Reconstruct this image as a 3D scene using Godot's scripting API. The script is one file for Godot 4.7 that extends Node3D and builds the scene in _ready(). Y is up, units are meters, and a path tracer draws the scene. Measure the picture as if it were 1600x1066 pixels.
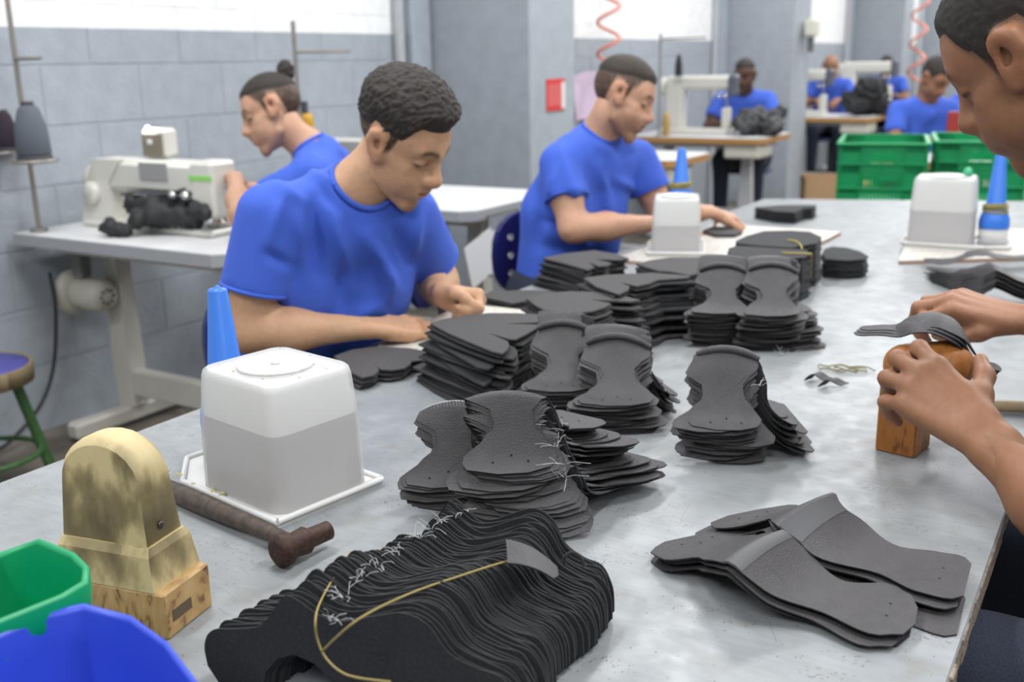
extends Node3D
# A shoe workshop: a long grey bench with piles of cut leather, men in blue shirts at work along it,
# sewing machines along a block wall with pilasters. Metres, y up; -z runs along the wall away from the camera.

const F_PX := 1611.0
const TT := 0.75          # top of the long bench
const EYE := Vector3(0, 1.30, 0)
var cam_right: Vector3
var cam_down: Vector3
var cam_fwd: Vector3
var names := {}
var mats := {}
var rng := RandomNumberGenerator.new()

# ---------- pixel helpers (a pixel gives a direction only; the height or plane it touches gives the distance)
func ray(px: float, py: float) -> Vector3:
	return cam_right * (px - 800.0) + cam_down * (py - 533.0) + cam_fwd * F_PX
func at_h(px: float, py: float, h := TT) -> Vector3:
	var d := ray(px, py)
	return EYE + d * ((h - EYE.y) / d.y)
func at_x(px: float, py: float, x: float) -> Vector3:
	var d := ray(px, py)
	return EYE + d * (x / d.x)
func at_z(px: float, py: float, z: float) -> Vector3:
	var d := ray(px, py)
	return EYE + d * (z / d.z)
func at_d(px: float, py: float, depth: float) -> Vector3:
	return EYE + ray(px, py) * (depth / F_PX)

# ---------- naming and labels
func numbered(called: String) -> String:
	if not names.has(called):
		names[called] = 0
		return called
	names[called] += 1
	return "%s_%03d" % [called, names[called]]
func tag(o: Node, label: String, category: String, group := "", kind := "") -> void:
	o.set_meta("label", label)
	o.set_meta("category", category)
	if group: o.set_meta("group", group)
	if kind: o.set_meta("kind", kind)
func thing(called: String, label: String, category: String, at := Vector3.ZERO, turn := 0.0, group := "") -> Node3D:
	var o := Node3D.new()
	o.name = numbered(called)
	add_child(o)
	o.position = at
	o.rotation.y = turn
	tag(o, label, category, group)
	return o
func mi(called: String, mesh: Mesh, m: Material, parent: Node = null) -> MeshInstance3D:
	var o := MeshInstance3D.new()
	o.mesh = mesh
	if m: o.material_override = m
	if parent == null:
		o.name = numbered(called)
		add_child(o)
	else:
		o.name = called
		parent.add_child(o, true)
	return o
func obj(called: String, st: SurfaceTool, m: Material, parent: Node = null) -> MeshInstance3D:
	st.generate_normals()
	return mi(called, st.commit(), m, parent)
func struct(called: String, st: SurfaceTool, m: Material, label: String) -> MeshInstance3D:
	var o := obj(called, st, m)
	o.set_meta("kind", "structure")
	o.set_meta("label", label)
	return o

# ---------- materials
func lin(r: float, g: float, b: float) -> Color:
	return Color(r, g, b).linear_to_srgb()
func mat(key: String, c: Color, rough := 0.6, opts := {}) -> StandardMaterial3D:
	if mats.has(key): return mats[key]
	var m := StandardMaterial3D.new()
	m.resource_name = key
	m.albedo_color = c
	m.roughness = rough
	for k in opts: m.set(k, opts[k])
	mats[key] = m
	return m
func noise_tex(seed_: int, freq: float, stops: Array, size := 512, oct := 4, type := FastNoiseLite.TYPE_SIMPLEX_SMOOTH) -> NoiseTexture2D:
	var n := FastNoiseLite.new()
	n.seed = seed_
	n.noise_type = type
	n.frequency = freq
	n.fractal_octaves = oct
	var t := NoiseTexture2D.new()
	t.width = size; t.height = size
	t.seamless = true
	t.noise = n
	var g := Gradient.new()
	g.offsets = PackedFloat32Array(); g.colors = PackedColorArray()
	var off := PackedFloat32Array(); var col := PackedColorArray()
	for s in stops:
		off.append(s[0]); col.append(s[1])
	g.offsets = off; g.colors = col
	t.color_ramp = g
	return t
func tri(m: StandardMaterial3D, scale: float, tex: Texture2D = null, world := false) -> StandardMaterial3D:
	m.uv1_triplanar = true
	m.uv1_world_triplanar = world
	m.uv1_scale = Vector3.ONE * scale
	if tex:
		m.albedo_texture = tex
	return m
func bump(m: StandardMaterial3D, tex: Texture2D, cm: float) -> void:
	m.heightmap_enabled = true
	m.heightmap_texture = tex
	m.heightmap_scale = cm

# ---------- mesh building. Faces are given counter-clockwise seen from outside; Godot's front is clockwise
func mb() -> SurfaceTool:
	var st := SurfaceTool.new()
	st.begin(Mesh.PRIMITIVE_TRIANGLES)
	st.set_smooth_group(-1)
	return st
func t3(st: SurfaceTool, a: Vector3, b: Vector3, c: Vector3) -> void:
	st.add_vertex(a); st.add_vertex(c); st.add_vertex(b)
func q4(st: SurfaceTool, a: Vector3, b: Vector3, c: Vector3, d: Vector3) -> void:
	t3(st, a, b, c); t3(st, a, c, d)
func box(st: SurfaceTool, c: Vector3, s: Vector3, bv := 0.0, bs := Basis(), org := Vector3.ZERO) -> void:
	# box with chamfered edges
	st.set_smooth_group(-1)
	var h := s * 0.5
	var b := minf(bv, minf(h.x, minf(h.y, h.z)) * 0.9)
	var P := func(x: float, y: float, z: float) -> Vector3:
		return org + bs * (c + Vector3(x, y, z))
	for ax in 3:
		for sg in [-1.0, 1.0]:
			var u := (ax + 1) % 3
			var v := (ax + 2) % 3
			var pts := []
			for k in [[-1, -1], [1, -1], [1, 1], [-1, 1]]:
				var p := Vector3()
				p[ax] = sg * h[ax]
				p[u] = k[0] * (h[u] - b); p[v] = k[1] * (h[v] - b)
				pts.append(P.call(p.x, p.y, p.z))
			if sg > 0: q4(st, pts[0], pts[1], pts[2], pts[3])
			else: q4(st, pts[3], pts[2], pts[1], pts[0])
	if b <= 0.0: return
	for ax in 3:
		var u := (ax + 1) % 3
		var v := (ax + 2) % 3
		for su in [-1.0, 1.0]:
			for sv in [-1.0, 1.0]:
				var pts := []
				for k in [[-1, 0], [1, 0], [1, 1], [-1, 1]]:
					var p := Vector3()
					p[ax] = k[0] * (h[ax] - b)
					if k[1] == 0: p[u] = su * h[u]; p[v] = sv * (h[v] - b)
					else: p[u] = su * (h[u] - b); p[v] = sv * h[v]
					pts.append(P.call(p.x, p.y, p.z))
				if su * sv < 0: q4(st, pts[0], pts[1], pts[2], pts[3])
				else: q4(st, pts[3], pts[2], pts[1], pts[0])
	for sx in [-1.0, 1.0]:
		for sy in [-1.0, 1.0]:
			for sz in [-1.0, 1.0]:
				var a: Vector3 = P.call(sx * h.x, sy * (h.y - b), sz * (h.z - b))
				var d: Vector3 = P.call(sx * (h.x - b), sy * h.y, sz * (h.z - b))
				var e: Vector3 = P.call(sx * (h.x - b), sy * (h.y - b), sz * h.z)
				if sx * sy * sz > 0: t3(st, a, d, e)
				else: t3(st, e, d, a)
func frame_along(t: Vector3) -> Basis:
	var up := Vector3.UP if absf(t.y) < 0.9 else Vector3.RIGHT
	var x := up.cross(t).normalized()
	return Basis(x, t.cross(x).normalized(), t)
func tube(st: SurfaceTool, pts: Array, r, seg := 8, cap := true, sq := false) -> void:
	# r: a number or one per point; round section (or squarish)
	var n := pts.size()
	var rings := []
	var ref := frame_along(((pts[1] as Vector3) - (pts[0] as Vector3)).normalized())
	for i in n:
		var t: Vector3
		if i == 0: t = pts[1] - pts[0]
		elif i == n - 1: t = pts[n - 1] - pts[n - 2]
		else: t = pts[i + 1] - pts[i - 1]
		t = t.normalized()
		var x := (ref.x - t * ref.x.dot(t)).normalized()
		var y := t.cross(x)
		ref = Basis(x, y, t)
		var rr: float = r[i] if r is Array else r
		var ring := []
		for k in seg:
			var a := TAU * (k + (0.5 if sq else 0.0)) / seg
			ring.append(pts[i] + (x * cos(a) + y * sin(a)) * rr)
		rings.append(ring)
	st.set_smooth_group(-1 if sq else 1)
	for i in n - 1:
		for k in seg:
			var k2 := (k + 1) % seg
			q4(st, rings[i][k], rings[i][k2], rings[i + 1][k2], rings[i + 1][k])
	st.set_smooth_group(-1)
	if cap:
		for k in seg:
			var k2 := (k + 1) % seg
			t3(st, pts[0], rings[0][k2], rings[0][k])
			t3(st, pts[n - 1], rings[n - 1][k], rings[n - 1][k2])
func lathe(st: SurfaceTool, prof: Array, seg := 20, xf := Transform3D(), smooth := 1) -> void:
	# prof: [r, y] from bottom to top; r 0 closes it
	st.set_smooth_group(smooth)
	for i in prof.size() - 1:
		for k in seg:
			var a := TAU * k / seg
			var b := TAU * (k + 1) / seg
			var r0: float = prof[i][0]; var r1: float = prof[i + 1][0]
			var y0: float = prof[i][1]; var y1: float = prof[i + 1][1]
			var A := xf * Vector3(r0 * cos(a), y0, r0 * sin(a))
			var B := xf * Vector3(r0 * cos(b), y0, r0 * sin(b))
			var C := xf * Vector3(r1 * cos(b), y1, r1 * sin(b))
			var D := xf * Vector3(r1 * cos(a), y1, r1 * sin(a))
			if r0 > 0.00001: t3(st, A, C, B)
			if r1 > 0.00001: t3(st, A, D, C)
	st.set_smooth_group(-1)
func prism(st: SurfaceTool, poly: PackedVector2Array, h: float, xf := Transform3D(), sm := -1, bev := 0.0) -> void:
	# polygon in local xz (x right, y of the poly -> z), extruded up from 0 to h; bev rounds the top rim
	var area := 0.0
	for i in poly.size(): area += poly[i].cross(poly[(i + 1) % poly.size()])
	var pl := poly.duplicate()
	if area > 0.0: pl.reverse()
	var idx := Geometry2D.triangulate_polygon(pl)
	var n := pl.size()
	var top := pl
	if bev > 0.0:
		top = PackedVector2Array()
		for i in n:
			var a := (pl[i] - pl[(i + n - 1) % n]).normalized()
			var b := (pl[(i + 1) % n] - pl[i]).normalized()
			top.append(pl[i] + (Vector2(a.y, -a.x) + Vector2(b.y, -b.x)).normalized() * bev)
	var V := func(p: Vector2, y: float) -> Vector3:
		return xf * Vector3(p.x, y, p.y)
	st.set_smooth_group(-1)
	for i in range(0, idx.size(), 3):
		var tr := [pl[idx[i]], pl[idx[i + 1]], pl[idx[i + 2]]]
		var tp := [top[idx[i]], top[idx[i + 1]], top[idx[i + 2]]]
		var cr: float = (tr[1] - tr[0]).cross(tr[2] - tr[0])
		var o := [0, 1, 2] if cr < 0 else [0, 2, 1]
		t3(st, V.call(tp[o[0]], h), V.call(tp[o[1]], h), V.call(tp[o[2]], h))
		t3(st, V.call(tr[o[2]], 0.0), V.call(tr[o[1]], 0.0), V.call(tr[o[0]], 0.0))
	st.set_smooth_group(sm)
	var ys := [0.0, h] if bev <= 0.0 else [0.0, h - bev, h]
	for L in ys.size() - 1:
		for i in n:
			var j := (i + 1) % n
			var hi := top if L == ys.size() - 2 and bev > 0.0 else pl
			q4(st, V.call(pl[i], ys[L]), V.call(pl[j], ys[L]), V.call(hi[j], ys[L + 1]), V.call(hi[i], ys[L + 1]))
	st.set_smooth_group(-1)
func xf(at: Vector3, turn := 0.0) -> Transform3D:
	return Transform3D(Basis(Vector3.UP, turn), at)
func smooth_path(pts: Array, per := 6, closed := false) -> Array:
	var out := []
	var n := pts.size()
	var last := n if closed else n - 1
	for i in last:
		var p0 = pts[(i - 1 + n) % n] if closed else pts[maxi(i - 1, 0)]
		var p1 = pts[i]
		var p2 = pts[(i + 1) % n] if closed else pts[i + 1]
		var p3 = pts[(i + 2) % n] if closed else pts[mini(i + 2, n - 1)]
		for k in per:
			var t := float(k) / per
			out.append(0.5 * ((2.0 * p1) + (p2 - p0) * t + (2.0 * p0 - 5.0 * p1 + 4.0 * p2 - p3) * t * t + (3.0 * p1 - p0 - 3.0 * p2 + p3) * t * t * t))
	if not closed: out.append(pts[n - 1])
	return out
func poly2(a: Array, per := 4) -> PackedVector2Array:
	# a closed smooth outline from a list of [x, y]
	var v := []
	for p in a: v.append(Vector2(p[0], p[1]))
	return PackedVector2Array(smooth_path(v, per, true)) if per > 1 else PackedVector2Array(v)
func fold_noise(x: float) -> float:
	return sin(x * 12.9898) * 0.5 + sin(x * 4.1414 + 1.7) * 0.5

# ================================================================= setting
const WX := -3.42         # face of the block wall
func set_camera_and_light() -> void:
	cam_fwd = Vector3(-0.50675515, -0.26041763, -0.82181621)
	cam_right = Vector3(0.85374694, -0.0192943, -0.52033056)
	cam_down = Vector3(0.11964688, -0.96530326, 0.23210824)
	var cam := Camera3D.new()
	cam.name = "camera"
	add_child(cam)
	cam.transform = Transform3D(Basis(cam_right, -cam_down, -cam_fwd).orthonormalized(), EYE)
	cam.fov = rad_to_deg(2.0 * atan(533.0 / F_PX))
	cam.near = 0.05
	cam.far = 60.0
	var ca := CameraAttributesPhysical.new()
	ca.frustum_focal_length = 12.0 * F_PX / 533.0
	ca.exposure_aperture = 5.0
	ca.frustum_focus_distance = 1.18
	ca.frustum_near = 0.05
	ca.frustum_far = 60.0
	cam.attributes = ca
	cam.current = true
	var we := WorldEnvironment.new()
	we.name = "environment"
	var e := Environment.new()
	e.background_mode = Environment.BG_COLOR
	e.background_color = Color(0.02, 0.02, 0.02)
	e.tonemap_mode = Environment.TONE_MAPPER_LINEAR
	e.tonemap_exposure = 1.0
	e.sdfgi_enabled = true
	e.ssao_enabled = true
	e.ssil_enabled = true
	we.environment = e
	add_child(we)
	# fluorescent fittings in two rows under the ceiling: a glowing diffuser and an area light just below it
	var body := mat("fitting_white", lin(0.8, 0.8, 0.8), 0.5)
	var glow := mat("tube_glow", Color(1, 1, 1), 0.5, {"emission_enabled": true, "emission": Color(0.97, 0.99, 1.0), "emission_energy_multiplier": 3.0})
	for x in [-1.9, 0.5, 2.9]:
		for i in 7:
			var z := 1.6 - 3.2 * i
			var o := thing("ceiling_light", "white fluorescent fitting, %s from the near end wall, in the row over the %s" % [["first", "second", "third", "fourth", "fifth", "sixth", "seventh"][i], {-1.9: "sewing tables", 0.5: "bench", 2.9: "open hall"}[x]], "lamp", Vector3(x, 3.55, z), 0.0, "fluorescent fittings in rows under the ceiling")
			var st := mb()
			box(st, Vector3(0, 0.03, 0), Vector3(0.34, 0.06, 1.5), 0.008)
			obj("housing", st, body, o)
			st = mb()
			box(st, Vector3(0, -0.01, 0), Vector3(0.26, 0.018, 1.42), 0.004)
			obj("diffuser", st, glow, o)
			for s in [-0.5, 0.5]:
				st = mb()
				tube(st, [Vector3(0, 0.05, s), Vector3(0, 0.46, s)], 0.008, 6)
				obj("suspension_rod", st, body, o)
			var l := AreaLight3D.new()
			l.name = "light"
			l.area_size = Vector2(0.26, 1.42)
			l.light_energy = LIGHT
			l.light_color = Color(0.985, 0.99, 1.0)
			l.area_normalize_energy = true
			l.shadow_enabled = true
			l.area_range = 30.0
			l.area_attenuation = 2.0
			o.add_child(l)
			l.position = Vector3(0, -0.03, 0)
			l.rotation.x = -PI / 2
const LIGHT := 6.2

func wall_material() -> StandardMaterial3D:
	if mats.has("wall_paint"): return mats["wall_paint"]
	var m := mat("wall_paint", Color(1, 1, 1), 0.62, {"vertex_color_use_as_albedo": true})
	tri(m, 0.9, noise_tex(3, 0.02, [[0.0, Color(0.93, 0.93, 0.93)], [1.0, Color(1, 1, 1)]]), true)
	bump(m, noise_tex(4, 0.09, [[0.0, Color(0, 0, 0)], [1.0, Color(1, 1, 1)]]), 0.15)
	return m
var GREY := Color(0.37, 0.405, 0.445)   # linear wall paint
var PALE := Color(0.40, 0.42, 0.445)
var WHITE := Color(0.93, 0.935, 0.93)
func block_mesh(y0: float, y1: float, length: float, paint: float) -> ArrayMesh:
	# a block face with chamfered rim; paint = height above the block's foot where grey gives way to white
	var st := mb()
	var c := 0.003
	var d := 0.007
	var h := y1 - y0
	var ys := [0.0, h]
	var cols := []
	if paint <= 0.0: cols = [WHITE]
	elif paint >= h: cols = [GREY]
	else:
		ys = [0.0, paint, h]; cols = [GREY, WHITE]
	var L := length * 0.5
	for i in cols.size():
		st.set_color(cols[i])
		var a: float = maxf(ys[i], c) if i == 0 else ys[i]
		var b: float = h - c if i == cols.size() - 1 else ys[i + 1]
		q4(st, Vector3(0, a, L - c), Vector3(0, a, -L + c), Vector3(0, b, -L + c), Vector3(0, b, L - c))
		q4(st, Vector3(-d, a, L), Vector3(0, a, L - c), Vector3(0, b, L - c), Vector3(-d, b, L))
		q4(st, Vector3(0, a, -L + c), Vector3(-d, a, -L), Vector3(-d, b, -L), Vector3(0, b, -L + c))
	st.set_color(cols[-1])
	q4(st, Vector3(0, h - c, L - c), Vector3(0, h - c, -L + c), Vector3(-d, h, -L), Vector3(-d, h, L))
	st.set_color(cols[0])
	q4(st, Vector3(-d, 0, L), Vector3(-d, 0, -L), Vector3(0, c, -L + c), Vector3(0, c, L - c))
	st.generate_normals()
	return st.commit()
func colored_box(st: SurfaceTool, lo: Vector3, hi: Vector3, c: Color, bv := 0.0) -> void:
	st.set_color(c)
	box(st, (lo + hi) * 0.5, hi - lo, bv)
func build_setting() -> void:
	var wm := wall_material()
	# floor: worn brown-grey concrete
	var fm := mat("floor_concrete", lin(0.2, 0.185, 0.16), 0.55)
	tri(fm, 0.35, noise_tex(11, 0.012, [[0.0, Color(0.45, 0.42, 0.4)], [0.4, Color(0.8, 0.78, 0.75)], [0.7, Color(1, 0.97, 0.93)], [1.0, Color(0.7, 0.68, 0.68)]], 512, 5), true)
	var st := mb()
	box(st, Vector3(2.0, -0.1, -9.0), Vector3(11.4, 0.2, 27.0))
	struct("floor", st, fm, "worn brown grey concrete floor of the workshop")
	st = mb()
	box(st, Vector3(2.0, 4.1, -9.0), Vector3(11.4, 0.2, 27.0))
	struct("ceiling", st, mat("ceiling_white", lin(0.7, 0.7, 0.7), 0.8), "plain white ceiling above the fluorescent fittings")
	var other := mat("wall_far_paint", lin(0.55, 0.57, 0.59), 0.7)
	st = mb(); box(st, Vector3(7.6, 2.0, -9.0), Vector3(0.2, 4.0, 27.0)); struct("wall_right", st, other, "plain pale grey wall across the hall")
	st = mb(); box(st, Vector3(2.0, 2.0, 4.4), Vector3(11.4, 4.0, 0.2)); struct("wall_back", st, other, "plain pale grey end wall behind the bench")
	st = mb(); box(st, Vector3(2.0, 2.0, -22.4), Vector3(11.4, 4.0, 0.2)); struct("wall_front", st, other, "plain pale grey end wall beyond the last machines")
	# the block wall: a backing slab with mortar, and the blocks in front of it
	st = mb()
	colored_box(st, Vector3(WX - 0.2, 0, -22.5), Vector3(WX - 0.003, 1.455, 4.5), GREY)
	colored_box(st, Vector3(WX - 0.2, 1.455, -22.5), Vector3(WX - 0.003, 4.0, 4.5), WHITE)
	var wall := struct("wall_left", st, wm, "painted concrete block wall, grey below and white above")
	var y_first := 0.895 - 4 * 0.2145
	var cache := {}
	var gap := 0.004
	var bays := [[-4.39, -1.60, 1, 7], [-9.28, -5.24, 3, 9], [-13.84, -9.80, 4, 10]]
	for b in bays:
		for row in range(b[2], b[3] + 1):
			var y0: float = y_first + row * 0.2145
			var off := 0.0 if posmod(row, 2) == 0 else 0.215
			# course with its joints at -2.585 + k * 0.43 (rows 4, 6) or shifted by half
			var k0 := int(floor((b[0] + 2.585 - off) / 0.43)) - 1
			for k in range(k0, k0 + 14):
				var za: float = maxf(-2.585 + off + k * 0.43, b[0])
				var zb: float = minf(-2.585 + off + (k + 1) * 0.43, b[1])
				if zb - za < 0.03: continue
				var ln := snappedf(zb - za - gap, 0.001)
				var key := "%.3f_%d" % [ln, row]
				if not cache.has(key): cache[key] = block_mesh(y0 + gap * 0.5, y0 + 0.2145 - gap * 0.5, ln, 1.455 - y0 - gap * 0.5)
				var o := mi("block", cache[key], wm, wall)
				o.position = Vector3(WX, y0 + gap * 0.5, (za + zb) * 0.5)
	# pilasters: broad grey piers standing out from the wall, paler on the side towards the aisle
	for i in 4:
		var z := -4.727 - 4.56 * i
		st = mb()
		colored_box(st, Vector3(WX - 0.01, 0, z - 0.49), Vector3(-2.775, 4.0, z), GREY, 0.006)
		var o := struct("wall_pier", st, wm, "broad grey painted pier standing out from the block wall")
		o.name = "trim_%d" % (i + 1)
		# rectangular duct and round conduit in the corner before the pier
		st = mb()
		colored_box(st, Vector3(WX - 0.01, 0, z + 0.02), Vector3(WX + 0.05, 4.0, z + 0.19), Color(0.40, 0.45, 0.50), 0.01)
		o = struct("wall_duct", st, wm, "blue grey flat duct running up the corner beside a pier")
		o.name = "trim_%d" % (i + 11)
		st = mb()
		st.set_color(Color(0.46, 0.48, 0.5))
		tube(st, [Vector3(WX + 0.025, 0, z + 0.275), Vector3(WX + 0.025, 4.0, z + 0.275)], 0.03, 12)
		o = struct("wall_conduit", st, wm, "round grey conduit running up the wall beside a pier")
		o.name = "trim_%d" % (i + 21)

# ---------------------------------------------------------------- the long bench
func table_image() -> ImageTexture:
	var r := RandomNumberGenerator.new()
	r.seed = 77
	var n := FastNoiseLite.new(); n.seed = 5; n.frequency = 0.006; n.fractal_octaves = 5
	var n2 := FastNoiseLite.new(); n2.seed = 9; n2.frequency = 0.03; n2.fractal_octaves = 3
	var S := 1024
	var im := Image.create(S, S, false, Image.FORMAT_RGB8)
	for y in S:
		for x in S:
			var v := 0.92 + 0.07 * n.get_noise_2d(x, y) + 0.035 * n2.get_noise_2d(x * 0.4, y * 2.0)
			var stain := clampf(n.get_noise_2d(x * 1.3 + 900, y * 1.3 - 300) * 2.6 - 0.75, 0.0, 1.0)
			im.set_pixel(x, y, Color(v * (1.0 - 0.04 * stain), v * (1.0 - 0.06 * stain), v * (1.0 - 0.09 * stain)))
	# scuffs and specks, gathered in patches
	for p in 46:
		var c := Vector2(r.randf() * S, r.randf() * S)
		var spread := r.randf_range(14, 60)
		var dirn := Vector2.from_angle(r.randf() * TAU)
		for k in r.randi_range(8, 40):
			var q := c + Vector2(r.randfn() * spread, r.randfn() * spread * 0.5)
			var ln := r.randf_range(1, 9)
			var dk := r.randf_range(0.35, 0.8)
			for s in int(ln):
				var w := q + dirn.rotated(r.randf_range(-0.3, 0.3)) * s
				im.set_pixel(posmod(int(w.x), S), posmod(int(w.y), S), Color(dk, dk * 0.97, dk * 0.94))
	for p in 420:
		var q := Vector2(r.randf() * S, r.randf() * S)
		var dk := r.randf_range(0.12, 0.5)
		for s in r.randi_range(1, 5):
			im.set_pixel(posmod(int(q.x) + r.randi_range(0, 2), S), posmod(int(q.y) + r.randi_range(0, 2), S), Color(dk, dk, dk * 0.95))
	for p in 26:   # long fine scratches
		var q := Vector2(r.randf() * S, r.randf() * S)
		var d := Vector2.from_angle(r.randf() * TAU)
		var dk := r.randf_range(0.62, 0.84)
		for s in r.randi_range(30, 160):
			d = d.rotated(r.randf_range(-0.05, 0.05))
			q += d
			im.set_pixel(posmod(int(q.x), S), posmod(int(q.y), S), Color(dk, dk, dk))
	return ImageTexture.create_from_image(im)
func build_bench() -> void:
	var tm := mat("bench_paint", lin(0.29, 0.306, 0.313), 0.52)
	tri(tm, 1.5, table_image(), true)
	tm.roughness_texture = noise_tex(21, 0.02, [[0.0, Color(0.55, 0.55, 0.55)], [1.0, Color(1, 1, 1)]])
	var em := mat("particle_board", lin(0.36, 0.31, 0.25), 0.85)
	tri(em, 6.0, noise_tex(23, 0.08, [[0.0, Color(0.35, 0.3, 0.27)], [0.5, Color(0.8, 0.78, 0.75)], [1.0, Color(1.0, 1.0, 1.0)]], 256, 3))
	var pale := mat("bench_edge_pale", lin(0.44, 0.42, 0.40), 0.7)
	var t := thing("work_bench", "long grey painted workbench carrying piles of black leather and glue pots", "workbench")
	var tl := Vector2(-1.31, -4.09); var tr := Vector2(-0.10, -4.50)
	var nl := Vector2(-1.31, -0.25); var nr := Vector2(-0.10, -0.25)
	var st := mb()
	prism(st, PackedVector2Array([nl, nr, tr, tl]), 0.03, xf(Vector3(0, TT - 0.03, 0)), -1, 0.002)
	obj("table_top", st, tm, t)
	# chipped board edge along the right side and a strip along the left
	rng.seed = 5
	st = mb()
	var z := -0.25
	while z > -4.4:
		var dz := rng.randf_range(0.02, 0.07)
		var w := rng.randf_range(0.003, 0.007)
		box(st, Vector3(-0.10 + w * 0.5 - 0.003, TT - 0.0165, z - dz * 0.5), Vector3(w, 0.029, dz), 0.0015)
		z -= dz
	obj("chipped_edge", st, em, t)
	st = mb()
	box(st, Vector3(-1.313, TT - 0.016, -2.17), Vector3(0.006, 0.028, 3.84), 0.0015)
	obj("edge_strip", st, pale, t)
	var lm := mat("bench_leg_grey", lin(0.25, 0.26, 0.27), 0.5)
	for p in [[-1.22, -0.5], [-0.2, -0.5], [-1.22, -3.9], [-0.2, -4.2], [-1.22, -2.2], [-0.2, -2.2]]:
		st = mb()
		box(st, Vector3(p[0], (TT - 0.03) * 0.5, p[1]), Vector3(0.06, TT - 0.032, 0.06), 0.004)
		obj("leg", st, lm, t)
	st = mb()
	box(st, Vector3(-0.16, TT - 0.07, -2.2), Vector3(0.03, 0.08, 4.0), 0.003)
	box(st, Vector3(-1.25, TT - 0.07, -2.2), Vector3(0.03, 0.08, 3.6), 0.003)
	obj("apron", st, lm, t)

# ================================================================= leather
func leather_mats() -> Array:
	if not mats.has("leather_face"):
		var m := mat("leather_face", lin(0.066, 0.062, 0.064), 0.5, {"metallic_specular": 0.4})
		tri(m, 9.0, noise_tex(31, 0.02, [[0.0, Color(0.88, 0.88, 0.88)], [1.0, Color(1, 1, 1)]], 256))
		bump(m, noise_tex(32, 0.11, [[0.0, Color(0, 0, 0)], [0.5, Color(0.8, 0.8, 0.8)], [1.0, Color(1, 1, 1)]], 512, 2, FastNoiseLite.TYPE_CELLULAR), 0.07)
		var s := mat("suede_back", lin(0.022, 0.0235, 0.025), 0.92, {"rim_enabled": true, "rim": 0.25, "rim_tint": 0.3})
		tri(s, 14.0, noise_tex(33, 0.06, [[0.0, Color(0.55, 0.55, 0.55)], [1.0, Color(1, 1, 1)]], 256))
		var p := mat("foam_face", lin(0.056, 0.052, 0.052), 0.78)
		tri(p, 11.0, noise_tex(34, 0.05, [[0.0, Color(0.8, 0.8, 0.8)], [1.0, Color(1, 1, 1)]], 256))
		mat("thread_white", lin(0.42, 0.42, 0.42), 0.8)
		mat("cord_yellow", lin(0.42, 0.33, 0.07), 0.6)
		mat("hole_dark", lin(0.008, 0.008, 0.008), 0.9)
	return [mats["leather_face"], mats["suede_back"]]
func sheet_mesh(P: Array, A: Array, W: Array, thick: float, dome := []) -> ArrayMesh:
	# a bent sheet: spine points P, across directions A, half widths W [left, right]; grain side up
	var n := P.size()
	var M := 6
	var top := []; var bot := []
	for i in n:
		var t: Vector3 = (P[mini(i + 1, n - 1)] - P[maxi(i - 1, 0)]).normalized()
		var a: Vector3 = A[i]
		var nn := a.cross(t).normalized()
		if nn.y < -0.3: nn = -nn
		var ra := []; var rb := []
		for j in M + 1:
			var s := lerpf(-W[i][0], W[i][1], float(j) / M)
			var q: Vector3 = P[i] + a * s
			if dome.size(): q.y -= dome[i] * (s / 0.047) ** 2.0
			ra.append(q); rb.append(q - nn * thick)
		top.append(ra); bot.append(rb)
	var st := mb()
	st.set_smooth_group(1)
	for i in n - 1:
		for j in M:
			q4(st, top[i][j], top[i][j + 1], top[i + 1][j + 1], top[i + 1][j])
	st.generate_normals()
	var mesh := st.commit()
	mesh.surface_set_material(0, leather_mats()[0])
	st = mb()
	st.set_smooth_group(1)
	for i in n - 1:
		for j in M:
			q4(st, bot[i][j], bot[i + 1][j], bot[i + 1][j + 1], bot[i][j + 1])
	st.set_smooth_group(-1)
	for i in n - 1:
		q4(st, bot[i][M], bot[i + 1][M], top[i + 1][M], top[i][M])
		q4(st, bot[i][0], top[i][0], top[i + 1][0], bot[i + 1][0])
	for j in M:
		q4(st, bot[0][j], bot[0][j + 1], top[0][j + 1], top[0][j])
		q4(st, bot[n - 1][j], top[n - 1][j], top[n - 1][j + 1], bot[n - 1][j + 1])
	st.generate_normals()
	st.commit(mesh)
	mesh.surface_set_material(1, leather_mats()[1])
	return mesh
func lerp_table(tab: Array, t: float, col: int) -> float:
	for i in tab.size() - 1:
		if t <= tab[i + 1][0]:
			var u: float = clampf((t - tab[i][0]) / maxf(tab[i + 1][0] - tab[i][0], 0.0001), 0.0, 1.0)
			u = u * u * (3.0 - 2.0 * u)
			return lerpf(tab[i][col], tab[i + 1][col], u)
	return tab[-1][col]
func resample(pts: Array, n: int) -> Array:
	var ln := [0.0]
	for i in range(1, pts.size()): ln.append(ln[-1] + (pts[i] as Vector3).distance_to(pts[i - 1]))
	var out := []
	var j := 0
	for i in n:
		var d: float = ln[-1] * i / (n - 1)
		while j < pts.size() - 2 and ln[j + 1] < d: j += 1
		out.append((pts[j] as Vector3).lerp(pts[j + 1], clampf((d - ln[j]) / maxf(ln[j + 1] - ln[j], 0.00001), 0.0, 1.0)))
	return out
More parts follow.
